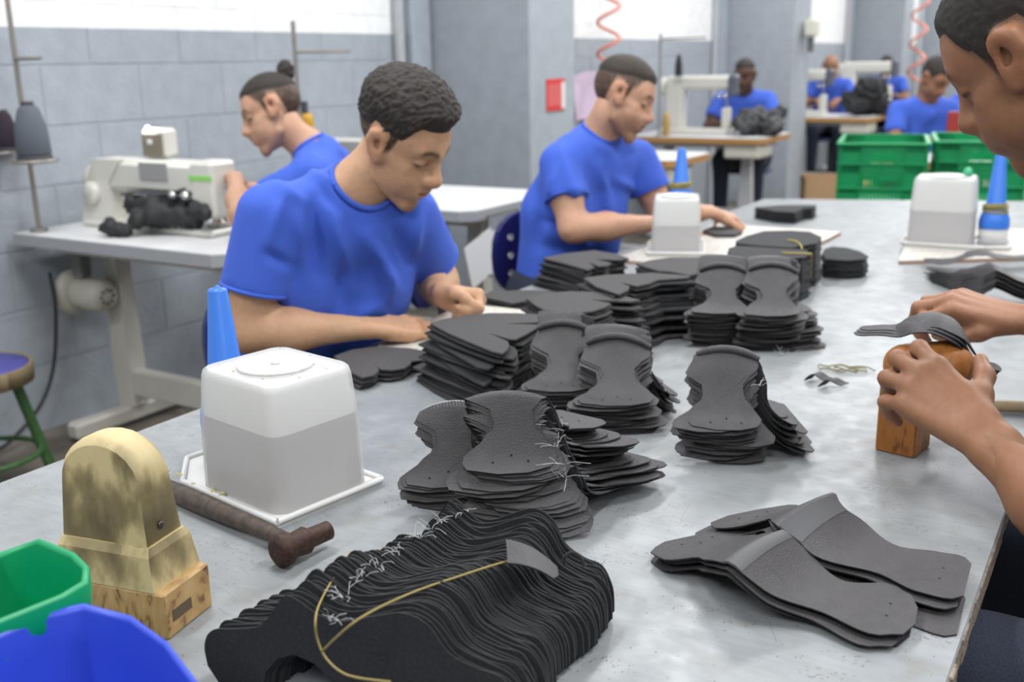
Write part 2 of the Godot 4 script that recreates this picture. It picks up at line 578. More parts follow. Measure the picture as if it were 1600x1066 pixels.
# half widths along an upper, front end to back end: flared end, waist, broad ridge, waist, flared end
const BOW := [[0.0, 0.012, 0.020], [0.008, 0.034, 0.036], [0.02, 0.044, 0.043], [0.05, 0.050, 0.048], [0.085, 0.049, 0.050], [0.14, 0.031, 0.040], [0.21, 0.016, 0.026], [0.27, 0.020, 0.024], [0.335, 0.044, 0.034], [0.36, 0.049, 0.040], [0.41, 0.047, 0.046], [0.455, 0.043, 0.045], [0.485, 0.041, 0.043], [0.55, 0.045, 0.046], [0.74, 0.030, 0.028], [0.88, 0.040, 0.040], [0.95, 0.042, 0.041], [0.985, 0.039, 0.038], [1.0, 0.030, 0.030]]
func ridge_spine(f: Vector3, r: Vector3, b: Vector3, lift := 0.0) -> Array:
	# front end, ridge, back end; the fold over the ridge is tight, the flaps sag a little
	var out := []
	var fr := r - f
	var rb := b - r
	var ctl := [f, f + fr * 0.30 + Vector3(0, -0.17 * fr.y + lift, 0), f + fr * 0.58 + Vector3(0, -0.14 * fr.y, 0), f + fr * 0.80 + Vector3(0, -0.02 * fr.y, 0), r - fr.normalized() * 0.012 + Vector3(0, 0.001, 0), r + Vector3(0, 0.002, 0), r + rb * 0.07 + Vector3(0, rb.y * 0.08, 0), r + rb * 0.25 + Vector3(0, rb.y * 0.36, 0), r + rb * 0.45 + Vector3(0, rb.y * 0.42, 0), r + rb * 0.72 + Vector3(0, rb.y * 0.26, 0), b]
	return resample(smooth_path(ctl, 6), 37)
func saddle_stack(front: Vector3, ridge: Vector3, back: Vector3, acr: Array, n: int, dy: float, opt := {}) -> Array:
	var w: Array = opt.get("bow", BOW)
	var ws: float = opt.get("width", 1.0)
	var jit: float = opt.get("jit", 1.0)
	var org := Vector3(ridge.x, TT, ridge.z)
	var made := []
	var sp := ridge_spine(front, ridge, back)
	acr = acr.duplicate()
	acr[2] = D2v(-(back.z - ridge.z), back.x - ridge.x)          # square to the way the back flap runs
	if opt.get("square", false):
		acr[0] = D2v(-(ridge.z - front.z), ridge.x - front.x)
		acr[1] = D2v(-(back.z - front.z), back.x - front.x)
	var N := sp.size()
	var lean: Vector3 = opt.get("lean", Vector3.ZERO)
	var fan: float = opt.get("fan", 0.0)
	var dm: float = opt.get("dome", 0.013)
	var tuck: float = opt.get("tuck", 0.012)     # lower pieces lie a little further back
	for k in n:
		var dn: float = (n - 1 - k) * dy
		var top := k == n - 1
		var low := 1.0 - float(k) / maxf(n - 1, 1)
		var jz := 0.0 if top else rng.randf_range(-0.0028, 0.0028) * jit
		var jx := 0.0 if top else rng.randf_range(-0.0022, 0.0022) * jit
		var jr := 0.0 if top else rng.randf_range(-0.035, 0.035) * jit
		var jb := 0.0 if top else rng.randf_range(-0.008, 0.008) * jit + fan * low
		var wave := 0.0 if top else rng.randf_range(-0.0008, 0.0008)
		var ph := rng.randf() * TAU
		var P := []; var A := []; var W := []; var Dm := []
		for i in N:
			var t := float(i) / (N - 1)
			var a: Vector3 = (acr[0] as Vector3).lerp(acr[1], clampf(t / 0.47, 0, 1)) if t < 0.47 else (acr[1] as Vector3).lerp(acr[2], (t - 0.47) / 0.53)
			a = a.normalized()
			var p: Vector3 = sp[i]
			p.y = maxf(p.y - dn, TT + 0.002 + k * 0.0012)
			var tang: Vector3 = sp[mini(i + 1, N - 1)] - sp[maxi(i - 1, 0)]
			tang.y = 0.0
			p += tang.normalized() * (jz + jb * smoothstep(0.5, 1.0, t) + tuck * low * (1.0 - smoothstep(0.15, 0.45, t))) + a * (jx + (t - 0.47) * jr) + lean * low * low
			p.y += wave * sin(t * 9.0 + ph) * (0.3 + t)
			p.y = maxf(p.y, TT + 0.002)
			P.append(p - org); A.append(a)
			W.append([lerp_table(w, t, 1) * ws, lerp_table(w, t, 2) * ws])
			Dm.append(dm * exp(-pow((t - 0.455) / 0.11, 2.0)))
		var o := mi(opt.get("called", "leather_upper"), sheet_mesh(P, A, W, 0.0016, Dm), null)
		o.position = org
		tag(o, ("%s, %s" % [opt.piece, ordinal(n - 1 - k)] if n > 1 else opt.piece) + " " + opt.where, "leather piece", opt.group)
		made.append(o)
		if top:
			if opt.get("roll", false):
				# rolled binding sewn behind the ridge
				var st := mb()
				var i0 := 16
				var pts := []
				for j in 9:
					var s := lerpf(-W[i0][0] * 0.96, W[i0][1] * 1.02, j / 8.0)
					var bowed: float = -Dm[i0] * (s / 0.047) ** 2.0
					pts.append(P[i0] + (A[i0] as Vector3) * s + Vector3(0, 0.004 + bowed, 0) + (P[i0 + 2] - P[i0]).normalized() * 0.004)
				tube(st, pts, [0.004, 0.0055, 0.006, 0.006, 0.006, 0.006, 0.006, 0.0055, 0.004], 8)
				obj("rolled_edge", st, leather_mats()[0], o)
			if opt.get("holes", true):
				var hole := mb()
				lathe(hole, [[0.0, -0.0004], [0.0016, -0.0004], [0.0016, 0.0003], [0.0, 0.0003]], 7)
				hole.generate_normals()
				var hm := hole.commit()
				for hxy in [[2, -0.020], [3, 0.002], [2, 0.022], [33, 0.012], [33, -0.014]]:
					var i: int = hxy[0]
					var tt: Vector3 = (P[i + 1] - P[i - 1]).normalized()
					var nn := (A[i] as Vector3).cross(tt).normalized()
					var ho := mi("punched_hole", hm, mats["hole_dark"], o)
					ho.transform = Transform3D(Basis(A[i], nn, (A[i] as Vector3).cross(nn)), P[i] + (A[i] as Vector3) * hxy[1])
			if opt.get("seam", false):
				var SP := []; var SA := []; var SW := []; var SD := []
				for i in range(15, 19):
					SP.append(P[i] + Vector3(0, 0.0008, 0)); SA.append(A[i]); SD.append(Dm[i]); SW.append([W[i][0] * 0.98, W[i][1] * 0.98])
				var so := mi("scuffed_seam", sheet_mesh(SP, SA, SW, 0.0004, SD), mat("seam_scuffed", lin(0.078, 0.078, 0.080), 0.6), o)
				so.name = "scuffed_seam"
			if opt.get("stitch", false):
				var st := mb()
				for j in 22:
					var s := lerpf(-W[15][0] * 0.9, W[15][1] * 0.9, j / 21.0)
					var c: Vector3 = P[15] + (A[15] as Vector3) * s + Vector3(0, 0.0012 - Dm[15] * (s / 0.047) ** 2.0, 0)
					var z: Vector3 = (P[16] - P[14]).normalized() * 0.003
					tube(st, [c - z, c + z + (A[15] as Vector3) * 0.002], 0.0005, 4)
				obj("stitching", st, mats["thread_white"], o).set_meta("kind", "stuff")
	return made
func flat_stack(px: Array, top_h: float, n: int, opt := {}) -> Array:
	# px: outline of the top piece, in the photograph's pixels, lying at top_h above the bench
	leather_mats()
	var pts := []
	var c := Vector3()
	for p in px:
		var q := at_h(p[0], p[1], TT + top_h)
		pts.append(q); c += q / px.size()
	var poly := PackedVector2Array()
	for q in pts: poly.append(Vector2(q.x - c.x, q.z - c.z))
	var dy := (top_h - 0.001) / n
	var th: float = opt.get("thick", dy * 0.72)
	var lean: Vector3 = opt.get("lean", Vector3.ZERO)   # shift of the lowest piece
	var jit: float = opt.get("jit", 1.0)
	var variants := []
	for v in mini(3, n):
		var st := mb()
		var pp := PackedVector2Array()
		for q in poly: pp.append(q * (1.0 if v == 0 else 1.0 + rng.randf_range(-0.02, 0.025)))
		prism(st, pp, th, Transform3D(), -1, minf(0.0012, th * 0.4))
		st.generate_normals()
		variants.append(st.commit())
	var made := []
	for k in n:
		var top := k == n - 1
		var o := mi(opt.get("called", "leather_vamp"), variants[0 if top else k % variants.size()], mats["foam_face"] if opt.get("face", true) and (top or k % 4 == 1) else leather_mats()[1])
		var f := 1.0 - float(k) / maxf(n - 1, 1)
		o.position = Vector3(c.x, TT + 0.001 + k * dy, c.z) + lean * f
		if not top:
			o.position += Vector3(rng.randf_range(-0.006, 0.006), 0, rng.randf_range(-0.006, 0.006)) * jit
			o.rotation.y = rng.randf_range(-0.07, 0.07) * jit
		else: o.position.y = TT + top_h - th
		tag(o, "%s, %s %s" % [opt.piece, ordinal(n - 1 - k), opt.where], opt.get("category", "leather piece"), opt.group)
		made.append(o)
	return made
func ordinal(k: int) -> String:
	return ["topmost", "second from the top", "third from the top", "fourth from the top", "fifth from the top", "sixth from the top", "seventh from the top", "eighth from the top", "ninth from the top", "tenth from the top"][k] if k < 10 else "%dth from the top" % (k + 1) if k < 20 or k > 22 else "%d%s from the top" % [k + 1, ["st", "nd", "rd"][k - 20]]
func D2v(x: float, z: float) -> Vector3: return Vector3(x, 0, z).normalized()

func build_leather() -> void:
	leather_mats()
	rng.seed = 42
	var R := D2v(0.85, -0.5)
	var std := func(where: String, group: String, more: Dictionary) -> Dictionary:
		var o := {"piece": "grey leather upper", "where": where, "group": group}
		o.merge(more)
		return o
	# single folded stack beside the orange wooden block
	saddle_stack(at_h(1133, 672, TT + 0.056), at_h(1134, 545, TT + 0.150), at_h(1222, 638, TT + 0.058), [D2v(0.9, -0.42), D2v(0.93, -0.25), D2v(0.97, 0.1)], 21, 0.0026, std.call("in the lone folded stack by the orange block", "leather uppers in the lone folded stack", {"roll": true, "jit": 1.5, "fan": 0.03}))
	# pair of folded stacks in front of the tied soles
	saddle_stack(at_h(1124, 490, TT + 0.072), at_h(1131, 398, TT + 0.160), at_h(1185, 462, TT + 0.07), [R, D2v(0.93, -0.3), D2v(0.97, 0.1)], 25, 0.0028, std.call("in the left stack before the tied soles", "leather uppers left in the pair before the tied soles", {"roll": true, "width": 1.12}))
	saddle_stack(at_h(1208, 494, TT + 0.075), at_h(1206, 400, TT + 0.162), at_h(1245, 488, TT + 0.064), [R, D2v(0.93, -0.3), D2v(0.97, 0.1)], 26, 0.0028, std.call("in the right stack before the tied soles", "leather uppers right in the pair before the tied soles", {"roll": true, "width": 1.1, "jit": 1.4, "fan": 0.05}))
	# pair in the middle of the bench
	saddle_stack(at_h(872, 612, TT + 0.05), at_h(884, 486, TT + 0.150), at_h(925, 586, TT + 0.055), [R, D2v(0.95, -0.3), D2v(0.98, 0.0)], 19, 0.0026, std.call("in the left stack of the middle pair", "leather uppers left in the middle pair", {"roll": true, "width": 1.08}))
	saddle_stack(at_h(962, 634, TT + 0.05), at_h(964, 508, TT + 0.145), at_h(1022, 586, TT + 0.055), [R, D2v(0.93, -0.3), D2v(0.97, 0.1)], 20, 0.0026, std.call("in the right stack of the middle pair", "leather uppers right in the middle pair", {"roll": true, "width": 1.15, "jit": 1.5, "fan": 0.02}))
	# near pair with white stitching, spread out to the right
	saddle_stack(at_h(690, 762, TT + 0.040), at_h(712, 630, TT + 0.135), at_h(805, 698, TT + 0.045), [D2v(0.8, -0.6), D2v(0.9, -0.4), D2v(0.98, 0.1)], 14, 0.0027, std.call("in the lower stitched stack by the glue tank", "leather uppers left in the stitched pair", {"stitch": true, "width": 1.0, "lean": Vector3(0.015, 0, 0.0), "dome": 0.016}))
	saddle_stack(at_h(796, 740, TT + 0.086), at_h(796, 612, TT + 0.172), at_h(908, 648, TT + 0.10), [D2v(0.8, -0.6), D2v(0.9, -0.35), D2v(0.98, 0.2)], 33, 0.0026, std.call("in the taller stitched stack with loose threads", "leather uppers right in the stitched pair", {"stitch": true, "width": 1.12, "jit": 1.8, "fan": 0.055, "lean": Vector3(0.035, 0, 0.0), "dome": 0.018}))
	# loose uppers at the bench edge
	saddle_stack(at_h(1078, 838, TT + 0.012), at_h(1186, 850, TT + 0.062), at_h(1432, 962, TT + 0.014), [D2v(0.75, 0.66), D2v(0.35, 0.94), D2v(-0.1, 1)], 3, 0.007, {"piece": "grey leather upper", "where": "of three loose ones by the bench edge", "group": "loose leather uppers lying in front", "width": 1.4, "seam": true, "square": true, "tuck": 0.0, "dome": 0.004, "bow": [[0.0, 0.024, 0.024], [0.02, 0.040, 0.036], [0.06, 0.050, 0.046], [0.14, 0.050, 0.046], [0.24, 0.034, 0.030], [0.32, 0.038, 0.036], [0.42, 0.037, 0.037], [0.58, 0.037, 0.037], [0.74, 0.026, 0.027], [0.9, 0.041, 0.038], [0.97, 0.03, 0.03], [1.0, 0.012, 0.012]]})
	saddle_stack(at_h(1165, 800, TT + 0.012), at_h(1260, 790, TT + 0.066), at_h(1512, 905, TT + 0.016), [D2v(0.75, 0.66), D2v(0.35, 0.94), D2v(-0.1, 1)], 4, 0.006, {"piece": "grey leather upper", "where": "in the loose fold overhanging the bench edge", "group": "loose leather uppers reaching over the bench edge", "width": 1.3, "jit": 3.0, "seam": true, "square": true, "tuck": 0.0, "dome": 0.004})
	# folded uppers before the far glue tank
	saddle_stack(at_h(1462, 425, TT + 0.03), at_h(1550, 412, TT + 0.095), at_h(1690, 448, TT + 0.05), [D2v(0.7, 0.7), D2v(0.3, 0.95), D2v(0.0, 1)], 8, 0.0055, {"piece": "grey leather upper", "where": "in the folded stack before the far glue tank", "group": "leather uppers before the far glue tank", "width": 1.15})
	saddle_stack(at_h(1440, 408, TT + 0.018), at_h(1538, 390, TT + 0.06), at_h(1640, 400, TT + 0.03), [D2v(0.6, 0.8), D2v(0.3, 0.95), D2v(0.0, 1)], 1, 0.004, {"piece": "single bent grey leather upper", "where": "lying across the white board of the far glue tank", "group": "single leather upper at the far glue tank", "width": 0.9})
	# flat three-lobed vamps with slits, in rough stacks
	var Fp := [[672, 505], [690, 499], [725, 493], [765, 489], [805, 489], [850, 491], [860, 497], [850, 503], [792, 506], [848, 507.5], [838, 512], [822, 522], [806, 530], [796, 529.5], [764, 521], [793, 532.5], [796, 538], [793, 546], [785, 552], [770, 549], [735, 535], [700, 520]]
	flat_stack(Fp, 0.105, 22, {"piece": "black lobed vamp", "where": "in the rough stack behind the stitched uppers", "group": "vamps in the rough stack behind the stitched uppers", "lean": Vector3(-0.02, 0, 0.015), "jit": 1.8})
	flat_stack([[822, 466], [846, 458], [890, 455], [942, 456], [975, 462], [1001, 469], [985, 471], [924, 468], [955, 474], [945, 480], [925, 486], [890, 490], [858, 488], [838, 478]], 0.11, 20, {"piece": "black lobed vamp", "where": "in the stack behind the middle folded pair", "group": "vamps behind the middle pair", "jit": 1.8, "lean": Vector3(0.02, 0, 0)})
	flat_stack([[911, 434], [951, 429], [1021, 426], [1080, 431], [1074, 434], [1028, 437], [1014, 443], [995, 447], [970, 441.5], [984, 447], [981, 453], [967, 460], [932, 448]], 0.12, 22, {"piece": "black lobed vamp", "where": "in the wide stack behind the middle pair", "group": "vamps in the wide stack", "jit": 2.0, "lean": Vector3(0.02, 0, 0.02)})
	flat_stack([[848, 403], [881, 396], [929, 391], [960, 396], [983, 403], [968, 406], [930, 405], [956, 411], [948, 415], [935, 416], [920, 410], [929, 417], [918, 422], [881, 411]], 0.075, 14, {"piece": "black lobed vamp", "where": "in the neat stack at the second man's shirt", "group": "vamps at the crop haired man", "lean": Vector3(-0.03, 0, 0.0)})
	flat_stack([[994, 412], [1018, 406], [1047, 402], [1095, 402], [1120, 410], [1105, 424], [1077, 430], [1047, 424], [1028, 423]], 0.09, 12, {"piece": "black lobed vamp", "where": "in the stack before the small glue tank", "group": "vamps before the middle glue pot"})
	flat_stack([[752, 463], [767, 455], [824, 453], [865, 455], [850, 465], [800, 474]], 0.022, 5, {"piece": "dark flat vamp", "where": "in the low stack beside the man's fist", "group": "vamps beside the fist"})
	flat_stack([[522, 556], [550, 546], [590, 541], [642, 544], [668, 549], [680, 557], [668, 562], [643, 564], [641, 569], [632, 575], [612, 578], [595, 577], [578, 566], [590, 572], [592, 579], [584, 586], [566, 590], [545, 580]], 0.024, 6, {"piece": "black three-lobed vamp", "where": "in the low stack behind the large glue tank", "group": "vamps behind the near glue tank"})
	flat_stack([[1179, 324], [1217, 320.5], [1276, 320], [1270, 325], [1255, 326], [1242, 332], [1210, 330]], 0.04, 8, {"piece": "black leather piece", "where": "in the square stack beyond the second man's hand", "group": "black pieces beyond the second man's hand", "face": false, "jit": 0.4})
	flat_stack([[1098, 363], [1112, 357], [1140, 358], [1160, 364], [1148, 369], [1118, 369]], 0.0165, 1, {"piece": "dark leather vamp", "where": "under the second man's fingers on his board", "group": "vamp under the second man's fingers"})[0].position.y = TT + 0.0118
	# tied soles: two bundles on one another, and a free stack beside them
	flat_stack([[1138, 388], [1150, 384], [1200, 386], [1258, 390], [1268, 396], [1255, 402], [1234, 404], [1180, 404], [1140, 398]], 0.105, 16, {"called": "shoe_sole", "category": "sole", "piece": "black sole", "where": "in the lower bundle tied with yellow cord", "group": "soles in the lower tied bundle", "jit": 0.35, "face": false})
	var kb := [[1165, 369], [1193, 361], [1234, 360], [1266, 362], [1284, 370], [1276, 380], [1234, 387], [1190, 384], [1149, 380], [1150, 376]]
	flat_stack(kb, 0.108, 16, {"called": "shoe_sole", "category": "sole", "piece": "black sole", "where": "in the taller bundle behind the yellow cord", "group": "soles in the taller tied bundle", "jit": 0.3, "face": false, "lean": Vector3(0.004, 0, 0.0)})
	flat_stack([[1284, 396], [1288, 389], [1300, 385], [1324, 387], [1345, 393], [1357, 400], [1350, 405], [1325, 407], [1290, 405]], 0.05, 7, {"called": "shoe_sole", "category": "sole", "piece": "black rounded sole", "where": "in the low free stack beside the tied bundles", "group": "soles in the low free stack", "face": false, "jit": 0.5})
	var st := mb()
	tube(st, smooth_path([at_h(1222, 395, TT + 0.108), at_h(1245, 396, TT + 0.108), at_h(1264, 397, TT + 0.107), at_h(1268, 400, TT + 0.1), at_h(1267, 432, TT + 0.03)], 4), 0.0018, 6)
	tag(obj("yellow_cord", st, mats["cord_yellow"]), "yellow cord tied round the lower bundle of soles", "cord", "")
	st = mb()
	tube(st, smooth_path([at_h(1230, 375, TT + 0.110), at_h(1243, 377, TT + 0.110), at_h(1251, 383, TT + 0.110), at_h(1253, 389, TT + 0.107)], 4), 0.0018, 6)
	tag(obj("yellow_cord", st, mats["cord_yellow"]), "yellow cord end hanging over the taller bundle of soles", "cord", "")

func at_plane(px: float, py: float, pt: Vector3, n: Vector3) -> Vector3:
	var d := ray(px, py)
	return EYE + d * ((pt - EYE).dot(n) / d.dot(n))
func threads(called: String, label: String, spots: Array, each: int, ln: float, seed_: int) -> void:
	var r := RandomNumberGenerator.new(); r.seed = seed_
	var st := mb()
	for s in spots:
		for k in each:
			var p: Vector3 = s + Vector3(r.randfn() * 0.004, 0.001, r.randfn() * 0.004)
			var d := Vector3(r.randfn(), r.randf() * 0.9, r.randfn()).normalized() * ln * r.randf_range(0.5, 1.2)
			tube(st, [p, p + d * 0.35 + Vector3(0, 0.001, 0), p + d * 0.7 + Vector3(r.randfn(), 0, r.randfn()) * 0.0015, p + d + Vector3(0, -0.002, 0)], 0.0003, 4, false)
	var o := obj(called, st, mats["thread_white"])
	tag(o, label, "thread", "", "stuff")
func build_bundle() -> void:
	# uppers standing on edge, packed one behind another and tied with cord
	rng.seed = 99
	var O := at_h(326, 1068)
	var U := D2v(0.962, -0.27)
	var AX := D2v(0.07, -0.99)
	var n := 58
	var step := 0.0038
	var ol := [[0.012, 0], [0.001, 0.018], [0.0, 0.040], [0.010, 0.056], [0.036, 0.061], [0.060, 0.068], [0.076, 0.088], [0.087, 0.101], [0.100, 0.097], [0.118, 0.086], [0.140, 0.083], [0.170, 0.092], [0.198, 0.099], [0.220, 0.090], [0.238, 0.066], [0.262, 0.056], [0.284, 0.050], [0.296, 0.032], [0.298, 0.008], [0.290, 0], [0.256, 0], [0.250, 0.013], [0.235, 0.025], [0.213, 0.028], [0.190, 0.022], [0.172, 0.010], [0.165, 0], [0.135, 0], [0.128, 0.020], [0.110, 0.037], [0.091, 0.043], [0.073, 0.036], [0.060, 0.020], [0.055, 0]]
	var vm := []
	for v in 6:
		var pl := PackedVector2Array()
		for p in ol:
			var q := Vector2(p[0], p[1])
			if q.y > 0.045: q += Vector2(rng.randf_range(-0.0015, 0.0015), rng.randf_range(-0.002, 0.002)) * (0.0 if v == 0 else 1.0)
			pl.append(q)
		var sm := []
		for i in range(1, 19): sm.append(pl[i])
		var pl2 := PackedVector2Array([pl[0]])
		for q in smooth_path(sm, 4): pl2.append(q)
		for i in range(19, pl.size()): pl2.append(pl[i])
		pl = pl2
		var st := mb()
		prism(st, pl, 0.0027, Transform3D(), -1, 0.0009)
		st.generate_normals()
		vm.append(st.commit())
	for k in n:
		var w := float(k) / (n - 1)
		var o := mi("leather_upper", vm[0 if k == 0 else rng.randi_range(1, 5)], leather_mats()[1])
		var sc := 1.0 - 0.20 * w
		var hs := 1.0 + 0.10 * sin(w * 7.0) + (0.0 if k == 0 else rng.randf_range(-0.018, 0.018)) + 0.06 * w
		var b := Basis(U * sc, -AX * -1.0, Vector3.UP * hs)
		o.transform = Transform3D(b, O + AX * (step * k) + U * (0.298 * (1.0 - sc) * 0.62 + (0.0 if k == 0 else rng.randf_range(-0.003, 0.003)) + 0.004 * sin(w * 11.0)) + Vector3(0, 0.0006, 0))
		tag(o, "black leather upper on edge, %s in the cord tied bundle" % (ordinal(k).replace("topmost", "foremost").replace("from the top", "from the front")), "leather piece", "leather uppers in the cord tied bundle")
	var nrm := AX
	var fp := O - AX * 0.003
	var st := mb()
	var s1 := [at_h(548, 862, TT + 0.106), at_h(520, 905, TT + 0.104), at_h(500, 942, TT + 0.102), at_plane(493, 968, fp, nrm), at_plane(496, 1000, fp, nrm), at_plane(512, 1032, fp, nrm), at_plane(545, 1056, fp, nrm), at_plane(610, 1066, fp, nrm)]
	tube(st, smooth_path(s1, 5), 0.001, 6)
	var s2 := [at_plane(503, 1018, fp, nrm), at_plane(560, 968, fp, nrm), at_h(640, 928, TT + 0.112), at_h(720, 900, TT + 0.110), at_h(790, 878, TT + 0.104), at_h(845, 868, TT + 0.098)]
	tube(st, smooth_path(s2, 5), 0.001, 6)
	tag(obj("tie_cord", st, mats["cord_olive_gold"] if mats.has("cord_olive_gold") else mat("cord_olive_gold", lin(0.26, 0.20, 0.06), 0.7)), "olive yellow cord tied round the bundle of uppers on edge", "cord")
	# grey flap lying over the bundle, and a curled strip at its far corner
	var P := []; var A := []; var W := []
	var f0 := at_h(792, 862, TT + 0.112); var f1 := at_h(872, 893, TT + 0.094)
	for k in 9:
		var q := k / 8.0
		P.append(f0.lerp(f1, q) + Vector3(0, 0.006 * sin(q * PI), 0) - f0); A.append(D2v(0.55, 0.83)); W.append([0.026 - 0.016 * q, 0.024 - 0.004 * absf(q - 0.4) - (0.014 if k == 8 else 0.0)])
	var fo := mi("leather_flap", sheet_mesh(P, A, W, 0.0018), null)
	fo.position = f0
	tag(fo, "small grey leather flap lying over the cord of the tied bundle", "leather piece")
	st = mb()
	tube(st, smooth_path([at_h(882, 884, TT + 0.085), at_h(882, 872, TT + 0.095), at_h(893, 864, TT + 0.10), at_h(906, 870, TT + 0.097), at_h(913, 885, TT + 0.088)], 5), [0.001, 0.0015, 0.002, 0.002, 0.002, 0.002, 0.002, 0.002, 0.002, 0.002, 0.002, 0.002, 0.002, 0.002, 0.002, 0.002, 0.002, 0.002, 0.002, 0.0025, 0.003], 6)
	tag(obj("leather_strip", st, leather_mats()[1]), "thin black leather strip curling up at the corner of the bundle", "leather piece")
	threads("thread_tails", "tufts of white thread tails along the top of the tied bundle", [at_h(560, 905, TT + 0.105), at_h(535, 935, TT + 0.100), at_h(590, 885, TT + 0.104), at_h(620, 862, TT + 0.104), at_h(650, 840, TT + 0.104), at_h(672, 828, TT + 0.104), at_h(690, 815, TT + 0.103), at_h(720, 800, TT + 0.102), at_h(525, 968, TT + 0.098)], 9, 0.016, 5)
	threads("thread_tails", "white threads hanging from the taller stitched stack", [at_h(852, 642, TT + 0.14), at_h(858, 670, TT + 0.125), at_h(872, 700, TT + 0.115), at_h(880, 725, TT + 0.10), at_h(888, 748, TT + 0.08)], 5, 0.03, 8)
	threads("thread_tails", "white threads at the seam of the lone folded stack", [at_h(1188, 604, TT + 0.12)], 4, 0.03, 9)
	threads("thread_tails", "white threads at the seam of the middle folded stack", [at_h(1018, 576, TT + 0.12)], 4, 0.025, 10)

# ================================================================= things on the bench
func round_rect(w: float, d: float, r: float, seg := 4) -> PackedVector2Array:
	var p := PackedVector2Array()
	for c in [[1, 1, 0.0], [-1, 1, PI / 2], [-1, -1, PI], [1, -1, 3 * PI / 2]]:
		for k in seg + 1:
			var a: float = c[2] + PI / 2 * k / seg
			p.append(Vector2(c[0] * (w * 0.5 - r) + cos(a) * r, c[1] * (d * 0.5 - r) + sin(a) * r))
	return p
func loft(st: SurfaceTool, rings: Array, cap0 := true, cap1 := true, smooth := 1) -> void:
	# rings: closed rings of Vector3 with equal counts, counter-clockwise seen from the end they rise to
	st.set_smooth_group(smooth)
	var n: int = rings[0].size()
	for i in rings.size() - 1:
		for k in n:
			var k2 := (k + 1) % n
			q4(st, rings[i][k], rings[i][k2], rings[i + 1][k2], rings[i + 1][k])
	for e in 2:
		if not (cap0 if e == 0 else cap1): continue
		var r: Array = rings[0] if e == 0 else rings[-1]
		var c := Vector3()
		for p in r: c += p / n
		st.set_smooth_group(-1)
		for k in n:
			var k2 := (k + 1) % n
			if e == 0: t3(st, c, r[k2], r[k])
			else: t3(st, c, r[k], r[k2])
	st.set_smooth_group(-1)
func rr_ring(w: float, d: float, r: float, y: float, off := Vector3.ZERO) -> Array:
	var out := []
	var pl := round_rect(w, d, r)
	for i in pl.size():
		var p := pl[pl.size() - 1 - i]      # counter-clockwise seen from above
		out.append(Vector3(p.x, y, p.y) + off)
	return out
